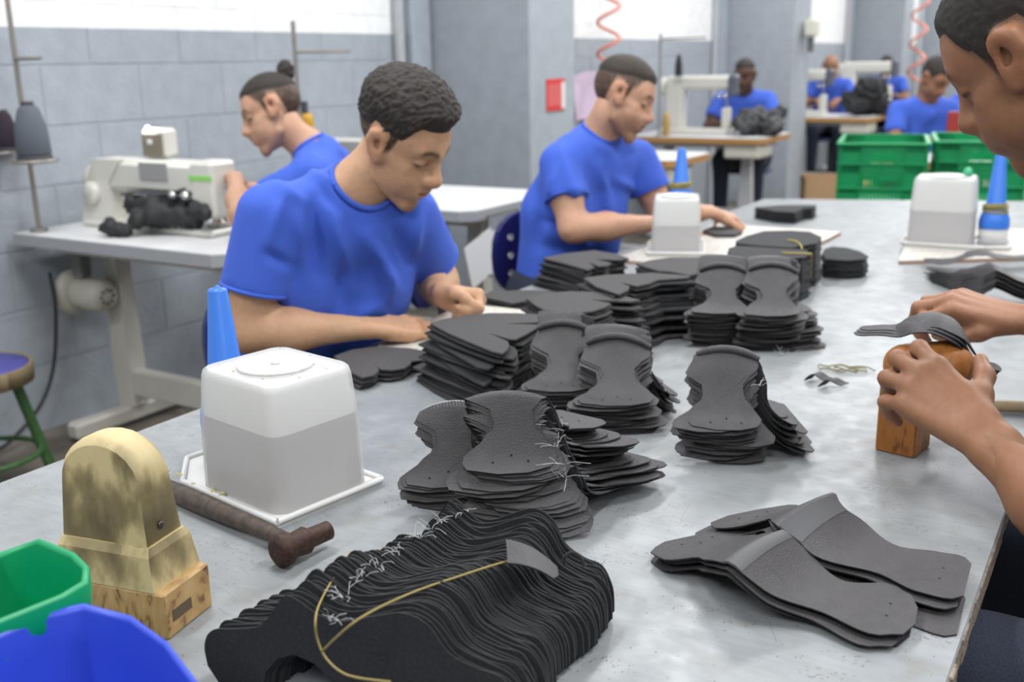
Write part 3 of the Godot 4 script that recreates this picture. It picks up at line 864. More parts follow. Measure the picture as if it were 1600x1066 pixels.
func glue_pot(at: Vector3, turn: float, label: String, sc: float, opt := {}) -> void:
	var white := mat("tank_plastic", lin(0.70, 0.70, 0.685), 0.32, {"transparency": BaseMaterial3D.TRANSPARENCY_ALPHA, "metallic_specular": 0.4})
	white.albedo_color.a = 0.55
	var solid := mat("tray_plastic", lin(0.60, 0.60, 0.58), 0.4)
	var glue := mat("glue_inside", lin(0.14, 0.092, 0.108), 0.6)
	var blue := mat("cone_blue", lin(0.035, 0.17, 0.62), 0.35)
	var dirt := mat("dried_glue", lin(0.42, 0.37, 0.16), 0.7)
	var t := thing("glue_pot", label, "glue pot", at, turn, "")
	var W: float = 0.175 * sc; var D: float = 0.152 * sc; var H: float = opt.get("h", 0.165) * sc
	var st := mb()
	var y0 := 0.008
	loft(st, [rr_ring(W, D, 0.02 * sc, y0), rr_ring(W * 0.985, D * 0.985, 0.02 * sc, y0 + H * 0.5), rr_ring(W * 0.93, D * 0.93, 0.022 * sc, y0 + H * 0.93), rr_ring(W * 0.90, D * 0.90, 0.02 * sc, y0 + H * 0.98), rr_ring(W * 0.86, D * 0.86, 0.02 * sc, y0 + H)])
	obj("tank", st, white, t)
	st = mb()
	var f: float = opt.get("fill", 0.6)
	loft(st, [rr_ring(W - 0.006, D - 0.006, 0.018 * sc, y0 + 0.002), rr_ring(W * 0.985 - 0.007, D * 0.985 - 0.007, 0.018 * sc, y0 + H * 0.5), rr_ring(W * 0.975 - 0.008, D * 0.975 - 0.008, 0.018 * sc, y0 + H * f)])
	obj("glue", st, glue, t)
	# dried white film on the inside, above the glue
	st = mb()
	loft(st, [rr_ring(W * 0.975 - 0.008, D * 0.975 - 0.008, 0.018 * sc, y0 + H * f + 0.001), rr_ring(W * 0.93 - 0.008, D * 0.93 - 0.008, 0.019 * sc, y0 + H * 0.92), rr_ring(W * 0.88 - 0.008, D * 0.88 - 0.008, 0.018 * sc, y0 + H * 0.975)])
	obj("inner_film", st, mat("film_white", lin(0.72, 0.72, 0.69), 0.7), t)
	st = mb()
	lathe(st, [[0.0, 0.0], [0.050 * sc, 0.0], [0.050 * sc, 0.003], [0.046 * sc, 0.0045], [0.043 * sc, 0.002], [0.0, 0.002]], 28, xf(Vector3(0, y0 + H, 0)))
	lathe(st, [[0.0, 0.002], [0.006, 0.002], [0.006, 0.005], [0.0, 0.005]], 10, xf(Vector3(0, y0 + H, 0)))
	obj("cap_ring", st, solid, t)
	# tray with a rim, running out beside the tank to carry the brush well
	st = mb()
	var wx: float = -0.135 * sc
	var tray := PackedVector2Array([Vector2(0.098, 0.087), Vector2(0.098, -0.087), Vector2(-0.12, -0.087), Vector2(-0.182, -0.06), Vector2(-0.182, 0.035), Vector2(-0.11, 0.087)])
	for i in tray.size(): tray[i] *= sc
	prism(st, tray, 0.008, Transform3D(), -1, 0.002)
	for i in tray.size():
		var a := tray[i]; var b := tray[(i + 1) % tray.size()]
		tube(st, [Vector3(a.x, 0.009, a.y), Vector3(b.x, 0.009, b.y)], 0.0045, 6)
	obj("tray", st, solid, t)
	var c := Vector3(wx, 0.008, -0.012 * sc)
	var lift: float = opt.get("lift", 0.0)
	st = mb()
	lathe(st, [[0.0, 0.0], [0.040 * sc, 0.0], [0.040 * sc, 0.045 * sc + lift], [0.037 * sc, 0.05 * sc + lift], [0.0, 0.05 * sc + lift]], 20, xf(c))
	obj("brush_well", st, white, t)
	st = mb()
	c.y += lift
	var ch: float = opt.get("cone_h", 0.235) * sc - lift
	lathe(st, [[0.0, 0.040 * sc], [0.039 * sc, 0.040 * sc], [0.041 * sc, 0.055 * sc], [0.039 * sc, 0.075 * sc], [0.030 * sc, 0.095 * sc], [0.027 * sc, 0.10 * sc], [0.0135 * sc, ch - 0.004], [0.012 * sc, ch - 0.0015], [0.004, ch], [0.003, ch + 0.003], [0.0, ch + 0.003]], 20, xf(c))
	obj("cone_cap", st, blue, t)
	if opt.get("ring", false):
		st = mb()
		for i in 5:
			var pts := []
			for k in 19:
				var a := TAU * k / 18
				pts.append(c + Vector3(cos(a), 0, sin(a)) * (0.030 + 0.003 * (i % 2)) * sc + Vector3(0, (0.088 + 0.006 * i) * sc + 0.003 * sin(a + i), 0))
			tube(st, pts, 0.0028 * sc, 5)
		obj("twine_wrap", st, mat("twine_olive", lin(0.30, 0.25, 0.06), 0.9), t)
	if opt.get("green", false):
		st = mb()
		lathe(st, [[0.0, -0.002], [0.011, 0.0], [0.014, 0.010], [0.009, 0.022], [0.0, 0.026]], 9, Transform3D(Basis(Vector3(0.3, 1, 0).normalized(), 0.7), Vector3(-0.055, y0 + H, 0.02)))
		obj("green_crust", st, mat("crust_green", lin(0.06, 0.40, 0.20), 0.5), t)
	# crusts of dried glue on tank and tray
	rng.seed = int(at.x * 1000) + 7
	st = mb()
	for i in 26:
		var p := Vector3(rng.randf_range(-0.17, 0.0) * sc, 0.013, rng.randf_range(0.078, 0.088) * sc)
		if i > 10: p = Vector3(rng.randf_range(-0.075, 0.075) * sc, y0 + H + 0.0008, rng.randf_range(-0.06, 0.06) * sc)
		var s := rng.randf_range(0.0015, 0.004) * (0.5 if i > 10 else 1.0)
		lathe(st, [[0.0, -0.001], [s, -0.0006], [s * 0.6, s * 0.4], [0.0, s * 0.5]], 5, Transform3D(Basis.from_scale(Vector3(rng.randf_range(0.6, 2.0), 0.6, 1)), p))
	var o := obj("glue_crust", st, dirt if opt.get("dirty", true) else solid, t)
	o.set_meta("kind", "stuff")

func build_last() -> void:
	var wood := mat("pale_wood", lin(0.56, 0.47, 0.27), 0.6)
	var tx := noise_tex(51, 0.006, [[0.0, Color(0.38, 0.36, 0.32)], [0.30, Color(0.62, 0.60, 0.54)], [0.5, Color(0.95, 0.93, 0.88)], [1.0, Color(1, 1, 1)]], 512, 6)
	tri(wood, 5.0, tx)
	wood.uv1_scale = Vector3(4, 2.2, 4)
	bump(wood, noise_tex(52, 0.05, [[0.0, Color(0, 0, 0)], [1.0, Color(1, 1, 1)]], 256), 0.06)
	var wood2 := mat("honey_wood", lin(0.50, 0.34, 0.15), 0.55)
	tri(wood2, 7.0, noise_tex(53, 0.02, [[0.0, Color(0.45, 0.36, 0.3)], [0.35, Color(0.9, 0.86, 0.8)], [1.0, Color(1, 1, 1)]], 512, 4))
	wood2.uv1_scale = Vector3(9, 3, 3)
	var fc := at_h(263, 1001)
	var d1 := D2v(-0.2, -0.98)       # along the thickness, away
	var d2 := D2v(-0.98, 0.2)        # along the broad face, to the left
	var turn := atan2(-d2.z, d2.x) + PI
	var t := thing("shoe_last_stand", "pale wooden last with rounded top on a stepped base beside the bins", "shoe last", fc + d1 * 0.036 + d2 * 0.065, turn)
	# local x runs right along the broad face, z towards the viewer of that face
	var st := mb()
	box(st, Vector3(0.0, 0.025, 0), Vector3(0.132, 0.05, 0.074), 0.002)
	obj("base", st, wood2, t)
	st = mb()
	# collar: broadens downwards
	var ring := func(w: float, d: float, y: float, ox := 0.0) -> Array:
		return [Vector3(-w / 2 + ox, y, d / 2), Vector3(w / 2 + ox, y, d / 2), Vector3(w / 2 + ox, y, -d / 2), Vector3(-w / 2 + ox, y, -d / 2)]
	loft(st, [ring.call(0.118, 0.074, 0.05, -0.004), ring.call(0.112, 0.066, 0.085, -0.006), ring.call(0.108, 0.056, 0.093, -0.007)], true, true, -1)
	obj("collar", st, wood, t)
	st = mb()
	# head: rounded D outline extruded through the thickness with soft rims
	var w := 0.104
	var out := []
	out.append(Vector2(-w / 2, 0)); 
	for k in 13:
		var a := PI - PI * k / 12.0
		out.append(Vector2(cos(a) * w / 2 * (0.98 + 0.03 * sin(a)), 0.062 + sin(a) * 0.046))
	out.append(Vector2(w / 2, 0))
	var rings := []
	for s in [[-0.027, 0.93], [-0.022, 0.985], [-0.014, 1.0], [0.012, 1.0], [0.020, 0.985], [0.026, 0.93]]:
		var rg := []
		for p in out:
			var y: float = p.y
			var tap := 1.0 - 0.22 * (y / 0.108)
			rg.append(Vector3(p.x * (s[1] if y > 0.01 else 1.0), 0.093 + y * (s[1] if y > 0.05 else 1.0), s[0] * tap))
		rings.append(rg)
	for rg in rings: rg.reverse()
	loft(st, rings)
	var hd := obj("rounded_head", st, wood, t)
	hd.position.x = -0.008
	st = mb()
	lathe(st, [[0.0, 0.0], [0.0045, 0.0], [0.004, 0.0012], [0.0, 0.0016]], 12, Transform3D(Basis(Vector3(0, 0, 1), -PI / 2), Vector3(0.0445, 0.108, 0.004)))
	box(st, Vector3(0.0462, 0.108, 0.004), Vector3(0.0006, 0.0055, 0.0011))
	box(st, Vector3(0.0462, 0.108, 0.004), Vector3(0.0006, 0.0011, 0.0055))
	obj("screw", st, mat("dull_steel", lin(0.10, 0.09, 0.09), 0.4, {"metallic": 0.8}), t)
	st = mb()
	box(st, Vector3(0.0663, 0.022, 0.012), Vector3(0.0006, 0.012, 0.030))
	obj("ink_stamp", st, mat("stamp_ink", lin(0.10, 0.07, 0.04), 0.9), t)

func build_hammers() -> void:
	var hm := mat("hammer_handle", lin(0.10, 0.075, 0.055), 0.55)
	tri(hm, 8.0, noise_tex(55, 0.03, [[0.0, Color(0.5, 0.46, 0.42)], [1.0, Color(1, 1, 1)]], 256))
	var rust := mat("rusty_iron", lin(0.085, 0.045, 0.032), 0.6, {"metallic": 0.35})
	tri(rust, 14.0, noise_tex(56, 0.04, [[0.0, Color(0.45, 0.4, 0.38)], [1.0, Color(1.0, 0.95, 0.9)]], 256))
	var a := at_h(255, 762, TT + 0.011)
	var b := at_h(462, 850, TT + 0.016)
	var t := thing("hammer", "old hammer with rusty head and brown wooden handle before the near glue tank", "hammer", Vector3(b.x, TT, b.z))
	var o := Vector3(b.x, TT, b.z)
	var st := mb()
	var pts := []; var rr := []
	for k in 9:
		var u := k / 8.0
		pts.append(a.lerp(b, u) - o)
		rr.append(lerpf(0.0130, 0.0105, u) + 0.0015 * sin(u * 5.0))
	tube(st, pts, rr, 12)
	obj("handle", st, hm, t)
	st = mb()
	var ax := (at_h(508, 828, TT + 0.016) - at_h(438, 858, TT + 0.016)).normalized()
	var c := at_h(468, 848, TT + 0.021) - o
	tube(st, [c - ax * 0.034, c - ax * 0.030, c - ax * 0.018, c - ax * 0.012, c + ax * 0.008, c + ax * 0.014, c + ax * 0.034, c + ax * 0.042, c + ax * 0.045], [0.013, 0.0195, 0.0195, 0.014, 0.0165, 0.012, 0.0115, 0.0115, 0.006], 16)
	obj("head", st, rust, t)
	# second hammer: only its handle shows, behind the orange wooden block
	a = at_h(1515, 633, TT + 0.010)
	b = at_h(1720, 640, TT + 0.012)
	t = thing("hammer", "hammer with a pale wooden handle lying behind the orange wooden block", "hammer", Vector3(a.x, TT, a.z))
	o = Vector3(a.x, TT, a.z)
	st = mb()
	tube(st, [a - o, a.lerp(b, 0.3) - o, a.lerp(b, 0.7) - o, b - o], [0.008, 0.0095, 0.0105, 0.009], 12)
	obj("handle", st, mat("pale_handle", lin(0.40, 0.30, 0.17), 0.5), t)
	st = mb()
	c = b - o + Vector3(0, 0.004, 0)
	tube(st, [c + Vector3(0.01, 0, 0.05), c + Vector3(0.01, 0, -0.05)], 0.014, 12)
	obj("head", st, rust, t)

func bin(called: String, label: String, col: Color, rim: Array, foot: float, shrink: float, wall := 0.006) -> void:
	# rim: [px, py, height]; a tapered tub with a thick rim and an inner floor
	var m := mat(called + "_plastic", col, 0.38)
	var P := []
	var c := Vector3()
	for r in rim:
		var q: Vector3 = r if r is Vector3 else at_h(r[0], r[1], r[2])
		P.append(q); c += q / rim.size()
	var ground := Vector3(c.x, TT, c.z)
	var n := P.size()
	var area := 0.0
	for i in n: area += Vector2(P[i].x, P[i].z).cross(Vector2(P[(i + 1) % n].x, P[(i + 1) % n].z))
	if area > 0: P.reverse()
	var ring := func(s: float, y: float, rel: bool) -> Array:
		var out := []
		for p in P:
			var v: Vector3 = p - Vector3(c.x, 0, c.z)
			out.append(Vector3(v.x * s, (p.y - TT + y) if rel else y, v.z * s))
		return out
	var t := thing(called, label, "bin", ground)
	var st := mb()
	loft(st, [ring.call(shrink, foot, false), ring.call(0.985, -0.028, true), ring.call(1.0, -0.026, true), ring.call(1.01, -0.022, true), ring.call(1.01, -0.003, true), ring.call(0.995, 0.0, true), ring.call(0.955, 0.0, true), ring.call(0.94, -0.004, true), ring.call(0.93, -0.03, true), ring.call(shrink - 0.06, foot + 0.006, false)], true, true, 1)
	obj("tub", st, m, t)
	st = mb()
	for i in n:
		var a: Vector3 = P[i] - Vector3(c.x, TT, c.z)
		if a.length() < 0.01 or i % 2: continue
		var top := Vector3(a.x * 1.0, a.y - 0.03, a.z * 1.0)
		var bt := Vector3(a.x * (shrink + 0.04), foot + 0.01, a.z * (shrink + 0.04))
		tube(st, [bt, top], 0.004, 6)
	var rb := obj("ribs", st, m, t)
	rb.set_meta("kind", "stuff")

func build_bench_things() -> void:
	# glue pots
	var fcn := at_h(437, 820)
	var u := D2v(0.155, -0.988); var v := D2v(-0.988, -0.155)
	glue_pot(fcn + u * 0.078 + v * 0.089, -0.156, "large white glue tank with blue cone cap behind it, beside the wooden last", 1.0, {"cone_h": 0.25})
	glue_pot(at_h(1056, 392, TT + 0.0115), -1.18, "small white glue tank with blue cone cap and twine before the second man", 0.92, {"ring": true, "h": 0.165, "fill": 0.35, "cone_h": 0.30, "lift": 0.075})
	glue_pot(at_h(1470, 380, TT + 0.0115), PI + 0.07, "white glue tank with blue cone cap on a white board before the green crates", 1.02, {"ring": true, "h": 0.185, "fill": 0.38, "cone_h": 0.26, "green": true})
	build_last()
	build_hammers()
	var gl := (at_h(0, 970, 0.9) - at_h(100, 930, 0.9)).normalized()
	bin("green_bin", "green plastic bin with a notched rim beside the wooden last", lin(0.0, 0.27, 0.10), [at_h(100, 930, 0.9) + gl * 0.27 + Vector3(-gl.z, 0, gl.x) * -0.012, at_h(62, 841, 0.9) + gl * 0.26, at_h(62, 841, 0.9) + gl * 0.10, at_h(62, 841, 0.9) + gl * 0.075, at_h(62, 841, 0.882) + gl * 0.055, at_h(62, 841, 0.882) + gl * 0.035, [62, 841, 0.9], [118, 864, 0.9], [138, 884, 0.9], [136, 908, 0.9], [100, 930, 0.9], [0, 970, 0.9]], 0.002, 0.72)
	bin("blue_bin", "bright blue plastic bin with angled corners before the green bin", lin(0.028, 0.065, 0.50), [[-140, 1040, 0.89], [0, 985, 0.89], [60, 957, 0.89], [130, 942, 0.89], [205, 962, 0.89], [262, 1003, 0.89], [310, 1066, 0.89], [420, 1140, 0.89], [400, 1260, 0.89], [0, 1420, 0.89], [-250, 1200, 0.89]], 0.002, 0.75)
	# boards
	var bm := mat("white_board", lin(0.54, 0.51, 0.46), 0.5)
	tri(bm, 6.0, noise_tex(58, 0.03, [[0.0, Color(0.8, 0.78, 0.74)], [0.4, Color(1, 1, 1)], [1.0, Color(1, 1, 1)]], 256))
	var be := mat("board_edge", lin(0.33, 0.19, 0.12), 0.7)
	for b in [[[[590, 539], [690, 560], [838, 486], [725, 474]], "pale cutting board under the hands of the curly haired man"], [[[958, 404], [1190, 424], [1314, 362], [1118, 349]], "pale cutting board with brown edge under the crop haired man's hands"], [[[1404, 407], [1652, 400], [1640, 356], [1422, 362]], "white board under the glue tank before the green crates"]]:
		var pl := PackedVector2Array()
		var c := Vector3()
		for p in b[0]: c += at_h(p[0], p[1], TT + 0.011) / 4.0
		for p in b[0]:
			var q := at_h(p[0], p[1], TT + 0.011) - c
			pl.append(Vector2(q.x, q.z))
		var t := thing("cutting_board", b[1], "board", Vector3(c.x, TT, c.z))
		var st := mb()
		prism(st, pl, 0.0035, xf(Vector3(0, 0.0075, 0)), -1, 0.001)
		obj("white_surface", st, bm, t)
		st = mb()
		prism(st, pl, 0.0068, xf(Vector3(0, 0.0006, 0)))
		obj("wood_core", st, be, t)
	# olive cord and leather scraps near the right man's hands
	var st2 := mb()
	var pts := []
	for k in 40:
		var a := TAU * k / 13.0
		var c2 := at_h(1300 + 1.0 * k, 577, TT + 0.003)
		pts.append(c2 + Vector3(cos(a) * 0.032, 0.002 + 0.002 * sin(k * 2.1), sin(a) * 0.014))
	tube(st2, smooth_path(pts, 3), 0.0012, 5)
	tag(obj("cord_loop", st2, mat("cord_olive", lin(0.22, 0.19, 0.10), 0.8)), "loose olive cord coiled on the bench beside the leather scraps", "cord")
	for s in [[1262, 592, 1292, 586, "flat leather scrap"], [1283, 602, 1318, 594, "folded leather scrap"]]:
		var a := at_h(s[0], s[1], TT + 0.004); var b := at_h(s[2], s[3], TT + 0.012)
		var d := (b - a)
		var P := []; var A := []; var W := []
		for k in 8:
			var q := k / 7.0
			P.append(a + d * q * 1.1 + Vector3(0, 0.008 * sin(q * 4.5), 0) - a); A.append(D2v(0.35, -0.93)); W.append([0.011, 0.011])
		var o := mi("leather_scrap", sheet_mesh(P, A, W, 0.0018), null)
		o.position = a
		tag(o, "small black %s lying beside the olive cord coil" % s[4], "scrap")

	# orange wooden block with a rounded form, and the upper being worked on
	var ob := mat("orange_wood", lin(0.42, 0.17, 0.035), 0.5)
	tri(ob, 8.0, noise_tex(59, 0.03, [[0.0, Color(0.5, 0.42, 0.36)], [0.4, Color(0.95, 0.9, 0.85)], [1.0, Color(1, 1, 1)]], 256, 4))
	ob.uv1_scale = Vector3(10, 3, 10)
	var ca := at_h(1428, 717); var cl := at_h(1367, 703)
	var ux := (ca - cl).normalized()
	var uz := Vector3(-ux.z, 0, ux.x)      # towards the camera side
	var bc := (ca + cl) * 0.5 - uz * 0.03
	var tb := thing("form_block", "orange wooden block with rounded form under the right man's hands", "wooden block", bc, atan2(-ux.z, ux.x))
	var stb := mb()
	box(stb, Vector3(0, 0.058, 0), Vector3(ca.distance_to(cl), 0.116, 0.062), 0.002)
	obj("block", stb, ob, tb)
	var ff := Field.new(Vector3(-0.09, -0.06, -0.09), Vector3(0.12, 0.08, 0.09), 0.006, 160.0)
	ff.cap(Vector3(-0.01, 0.0, 0), Vector3(0.045, 0.006, -0.01), 0.03, 0.036)
	ff.finish()
	var fo := mi("rounded_form", net_mesh(ff.net()), ob, tb)
	fo.position = Vector3(0.004, 0.125, 0)
	for k in 3:
		var dnk := Vector3(0, -0.003 * (2 - k), 0)
		var sp := resample(smooth_path([at_d(1340, 514, 1.53), at_d(1375, 512, 1.50), at_d(1404, 512, 1.47), at_d(1424, 500, 1.45), at_d(1456, 490, 1.44), at_d(1490, 502, 1.44), at_d(1512, 540, 1.45), at_d(1530, 566, 1.47), at_d(1560, 576, 1.50)], 6), 37)
		var P := []; var A := []; var W := []; var Dm := []
		for i in 37:
			var q := i / 36.0
			P.append(sp[i] + dnk + D2v(0.5, -0.86) * 0.006 * (k - 1) - sp[0]); A.append(D2v(lerpf(0.5, 0.25, q), 0.9))
			var bw := 0.012 + 0.030 * exp(-pow((q - 0.5) / 0.24, 2.0)) + 0.008 * smoothstep(0.8, 0.95, q)
			W.append([bw * (0.4 if i == 0 or i == 36 else 1.0), bw * (0.4 if i == 0 or i == 36 else 1.0)])
			Dm.append(0.02 * exp(-pow((q - 0.5) / 0.2, 2.0)))
		var o := mi("leather_upper", sheet_mesh(P, A, W, 0.0018, Dm), null)
		o.position = sp[0]
		tag(o, "grey leather upper, %s bent over the form on the orange block" % ordinal(2 - k), "leather piece", "leather uppers on the orange block")
	threads("thread_scraps", "loose white thread scraps on the bench before the folded pair", [at_h(1222, 556, TT), at_h(1238, 555, TT), at_h(1252, 553, TT)], 7, 0.02, 21)
	var sa := at_h(372, 358, 0.764)
	var SP := []; var SA := []; var SW := []
	for k in 8:
		SP.append(D2v(0.85, -0.5) * (0.012 * k) + Vector3(0, 0.004 * sin(k * 0.9), 0)); SA.append(D2v(0.5, 0.85)); SW.append([0.008 + 0.004 * sin(k * 1.7), 0.008])
	var so := mi("leather_scrap", sheet_mesh(SP, SA, SW, 0.002), null)
	so.position = sa
	tag(so, "small black leather scrap on the bun haired man's sewing table", "scrap")

# ================================================================= people: distance fields meshed as surface nets
class Field:
	var o: Vector3
	var c: float
	var nx: int
	var ny: int
	var nz: int
	var k: float
	var a: PackedFloat32Array
	var mg: float
	func _init(lo: Vector3, hi: Vector3, cell: float, kk: float, margin := 0.0) -> void:
		o = lo; c = cell; k = kk
		mg = margin if margin > 0.0 else 5.0 / kk
		nx = int((hi.x - lo.x) / c) + 2
		ny = int((hi.y - lo.y) / c) + 2
		nz = int((hi.z - lo.z) / c) + 2
		a.resize(nx * ny * nz)
	func lim(v: Vector3, up: bool) -> Vector3i:
		var q := (v - o) / c
		if up: return Vector3i(clampi(int(q.x) + 1, 0, nx - 1), clampi(int(q.y) + 1, 0, ny - 1), clampi(int(q.z) + 1, 0, nz - 1))
		return Vector3i(clampi(int(q.x), 0, nx - 1), clampi(int(q.y), 0, ny - 1), clampi(int(q.z), 0, nz - 1))
	func cap(pa: Vector3, pb: Vector3, ra: float, rb: float) -> void:
		var r := maxf(ra, rb) + mg
		var lo := lim(Vector3(minf(pa.x, pb.x) - r, minf(pa.y, pb.y) - r, minf(pa.z, pb.z) - r), false)
		var hi := lim(Vector3(maxf(pa.x, pb.x) + r, maxf(pa.y, pb.y) + r, maxf(pa.z, pb.z) + r), true)
		var ba := pb - pa
		var inv := 1.0 / maxf(ba.length_squared(), 0.0000001)
		var dr := rb - ra
		var cut := mg
		for z in range(lo.z, hi.z + 1):
			for y in range(lo.y, hi.y + 1):
				var i := (z * ny + y) * nx + lo.x
				var p := o + Vector3(lo.x, y, z) * c - pa
				for x in range(lo.x, hi.x + 1):
					var h := clampf(p.dot(ba) * inv, 0.0, 1.0)
					var d := (p - ba * h).length() - ra - dr * h
					if d < cut: a[i] += exp(-k * maxf(d, -0.12))
					p.x += c
					i += 1
	func ell(ce: Vector3, b: Basis, rad: Vector3) -> void:
		# b: axes of the ellipsoid (columns)
		var r := maxf(rad.x, maxf(rad.y, rad.z)) + mg
		var lo := lim(ce - Vector3.ONE * r, false)
		var hi := lim(ce + Vector3.ONE * r, true)
		var bt := b.transposed()
		for z in range(lo.z, hi.z + 1):
			for y in range(lo.y, hi.y + 1):
				var i := (z * ny + y) * nx + lo.x
				for x in range(lo.x, hi.x + 1):
					var q := bt * (o + Vector3(x, y, z) * c - ce)
					var s := q / rad
					var k0 := s.length()
					var k1 := (s / rad).length()
					var d := k0 * (k0 - 1.0) / maxf(k1, 0.0001)
					if d < mg: a[i] += exp(-k * maxf(d, -0.12))
					i += 1
	func finish() -> void:
		var ik := 1.0 / k
		for i in a.size():
			var v := a[i]
			a[i] = 1.0 if v < 0.0000001 else -log(v) * ik
	func at(p: Vector3) -> float:
		var q := (p - o) / c
		var x := clampi(int(q.x), 0, nx - 2); var y := clampi(int(q.y), 0, ny - 2); var z := clampi(int(q.z), 0, nz - 2)
		var u := q - Vector3(x, y, z)
		var i := (z * ny + y) * nx + x
		var sz := nx * ny
		return lerpf(lerpf(lerpf(a[i], a[i + 1], u.x), lerpf(a[i + nx], a[i + nx + 1], u.x), u.y), lerpf(lerpf(a[i + sz], a[i + sz + 1], u.x), lerpf(a[i + sz + nx], a[i + sz + nx + 1], u.x), u.y), u.z)
	func carve(ce: Vector3, b: Basis, rad: Vector3, soft: float) -> void:
		# smooth subtraction of an ellipsoid
		var r := maxf(rad.x, maxf(rad.y, rad.z)) + soft * 2.0
		var lo := lim(ce - Vector3.ONE * r, false)
		var hi := lim(ce + Vector3.ONE * r, true)
		var bt := b.transposed()
		for z in range(lo.z, hi.z + 1):
			for y in range(lo.y, hi.y + 1):
				for x in range(lo.x, hi.x + 1):
					var i := (z * ny + y) * nx + x
					var v := a[i]
					if v > 0.5: continue
					var s := (bt * (o + Vector3(x, y, z) * c - ce)) / rad
					var k0 := s.length()
					var d := -(k0 * (k0 - 1.0) / maxf((s / rad).length(), 0.0001))
					var h := clampf(0.5 + 0.5 * (v - d) / soft, 0.0, 1.0)
					a[i] = lerpf(d, v, h) + soft * h * (1.0 - h)
	func clip(pt: Vector3, n: Vector3, ce: Vector3, r: float) -> void:
		# cut away what lies beyond a plane, inside a ball
		var lo := lim(ce - Vector3.ONE * r, false)
		var hi := lim(ce + Vector3.ONE * r, true)
		for z in range(lo.z, hi.z + 1):
			for y in range(lo.y, hi.y + 1):
				for x in range(lo.x, hi.x + 1):
					var p := o + Vector3(x, y, z) * c
					if p.distance_to(ce) > r: continue
					var i := (z * ny + y) * nx + x
					a[i] = maxf(a[i], (p - pt).dot(n))
	func net() -> Array:
		# returns [vertices, normals, indices]
		var V := PackedVector3Array()
		var I := PackedInt32Array()
		var id := PackedInt32Array()
		id.resize(a.size())
		id.fill(-1)
		var sy := nx
		var sz := nx * ny
		var off := [0, 1, sy, sy + 1, sz, sz + 1, sz + sy, sz + sy + 1]
		var edges := [[0, 1], [2, 3], [4, 5], [6, 7], [0, 2], [1, 3], [4, 6], [5, 7], [0, 4], [1, 5], [2, 6], [3, 7]]
		var cp := [Vector3(0, 0, 0), Vector3(1, 0, 0), Vector3(0, 1, 0), Vector3(1, 1, 0), Vector3(0, 0, 1), Vector3(1, 0, 1), Vector3(0, 1, 1), Vector3(1, 1, 1)]
		var band := c * 2.0
		for z in nz - 1:
			for y in ny - 1:
				var i0 := (z * ny + y) * nx
				for x in nx - 1:
					var i := i0 + x
					var v := a[i]
					if v > band or v < -band: continue
					var g := [v, a[i + 1], a[i + sy], a[i + sy + 1], a[i + sz], a[i + sz + 1], a[i + sz + sy], a[i + sz + sy + 1]]
					var m := 0
					for j in 8:
						if g[j] < 0.0: m += 1
					if m == 0 or m == 8: continue
					var s := Vector3()
					var n := 0
					for e in edges:
						var ga: float = g[e[0]]
						var gb: float = g[e[1]]
						if (ga < 0.0) != (gb < 0.0):
							s += (cp[e[0]] as Vector3).lerp(cp[e[1]], clampf(ga / (ga - gb), 0.02, 0.98))
							n += 1
					id[i] = V.size()
					V.append(o + (Vector3(x, y, z) + s / n) * c)
		for z in range(1, nz - 1):
			for y in range(1, ny - 1):
				var i0 := (z * ny + y) * nx
				for x in range(1, nx - 1):
					var i := i0 + x
					if id[i] < 0: continue
					var v := a[i] < 0.0
					# edges from this corner along x, y, z
					if v != (a[i + 1] < 0.0): quad(I, id, i, i - sy, i - sy - sz, i - sz, v)
					if v != (a[i + sy] < 0.0): quad(I, id, i, i - sz, i - sz - 1, i - 1, v)
					if v != (a[i + sz] < 0.0): quad(I, id, i, i - 1, i - 1 - sy, i - sy, v)
		var N := PackedVector3Array()
		N.resize(V.size())
		for t in range(0, I.size(), 3):
			var n := (V[I[t + 2]] - V[I[t]]).cross(V[I[t + 1]] - V[I[t]])
			N[I[t]] += n; N[I[t + 1]] += n; N[I[t + 2]] += n
		for i in N.size(): N[i] = N[i].normalized()
		return [V, N, I]
	func quad(I: PackedInt32Array, id: PackedInt32Array, p: int, q: int, r: int, s: int, flip: bool) -> void:
		var A := id[p]; var B := id[q]; var C := id[r]; var D := id[s]
		if A < 0 or B < 0 or C < 0 or D < 0: return
		if flip: I.append_array([A, C, B, A, D, C])
		else: I.append_array([A, B, C, A, C, D])

func relax(net: Array, times := 1) -> void:
	# one or two rounds of smoothing, which takes the grid's steps out
	var V: PackedVector3Array = net[0]
	var I: PackedInt32Array = net[2]
	for r in times:
		var S := PackedVector3Array(); S.resize(V.size())
		var W := PackedFloat32Array(); W.resize(V.size())
		for t in range(0, I.size(), 3):
			for e in 3:
				var p := I[t + e]; var q := I[t + (e + 1) % 3]
				S[p] += V[q]; W[p] += 1.0
				S[q] += V[p]; W[q] += 1.0
		for i in V.size():
			if W[i] > 0.0: V[i] = V[i].lerp(S[i] / W[i], 0.5)
	net[0] = V
	renormal(net)
func renormal(net: Array) -> void:
	var V: PackedVector3Array = net[0]
	var I: PackedInt32Array = net[2]
	var N := PackedVector3Array(); N.resize(V.size())
	for t in range(0, I.size(), 3):
		var n := (V[I[t + 2]] - V[I[t]]).cross(V[I[t + 1]] - V[I[t]])
		N[I[t]] += n; N[I[t + 1]] += n; N[I[t + 2]] += n
	for i in N.size(): N[i] = N[i].normalized()
	net[1] = N
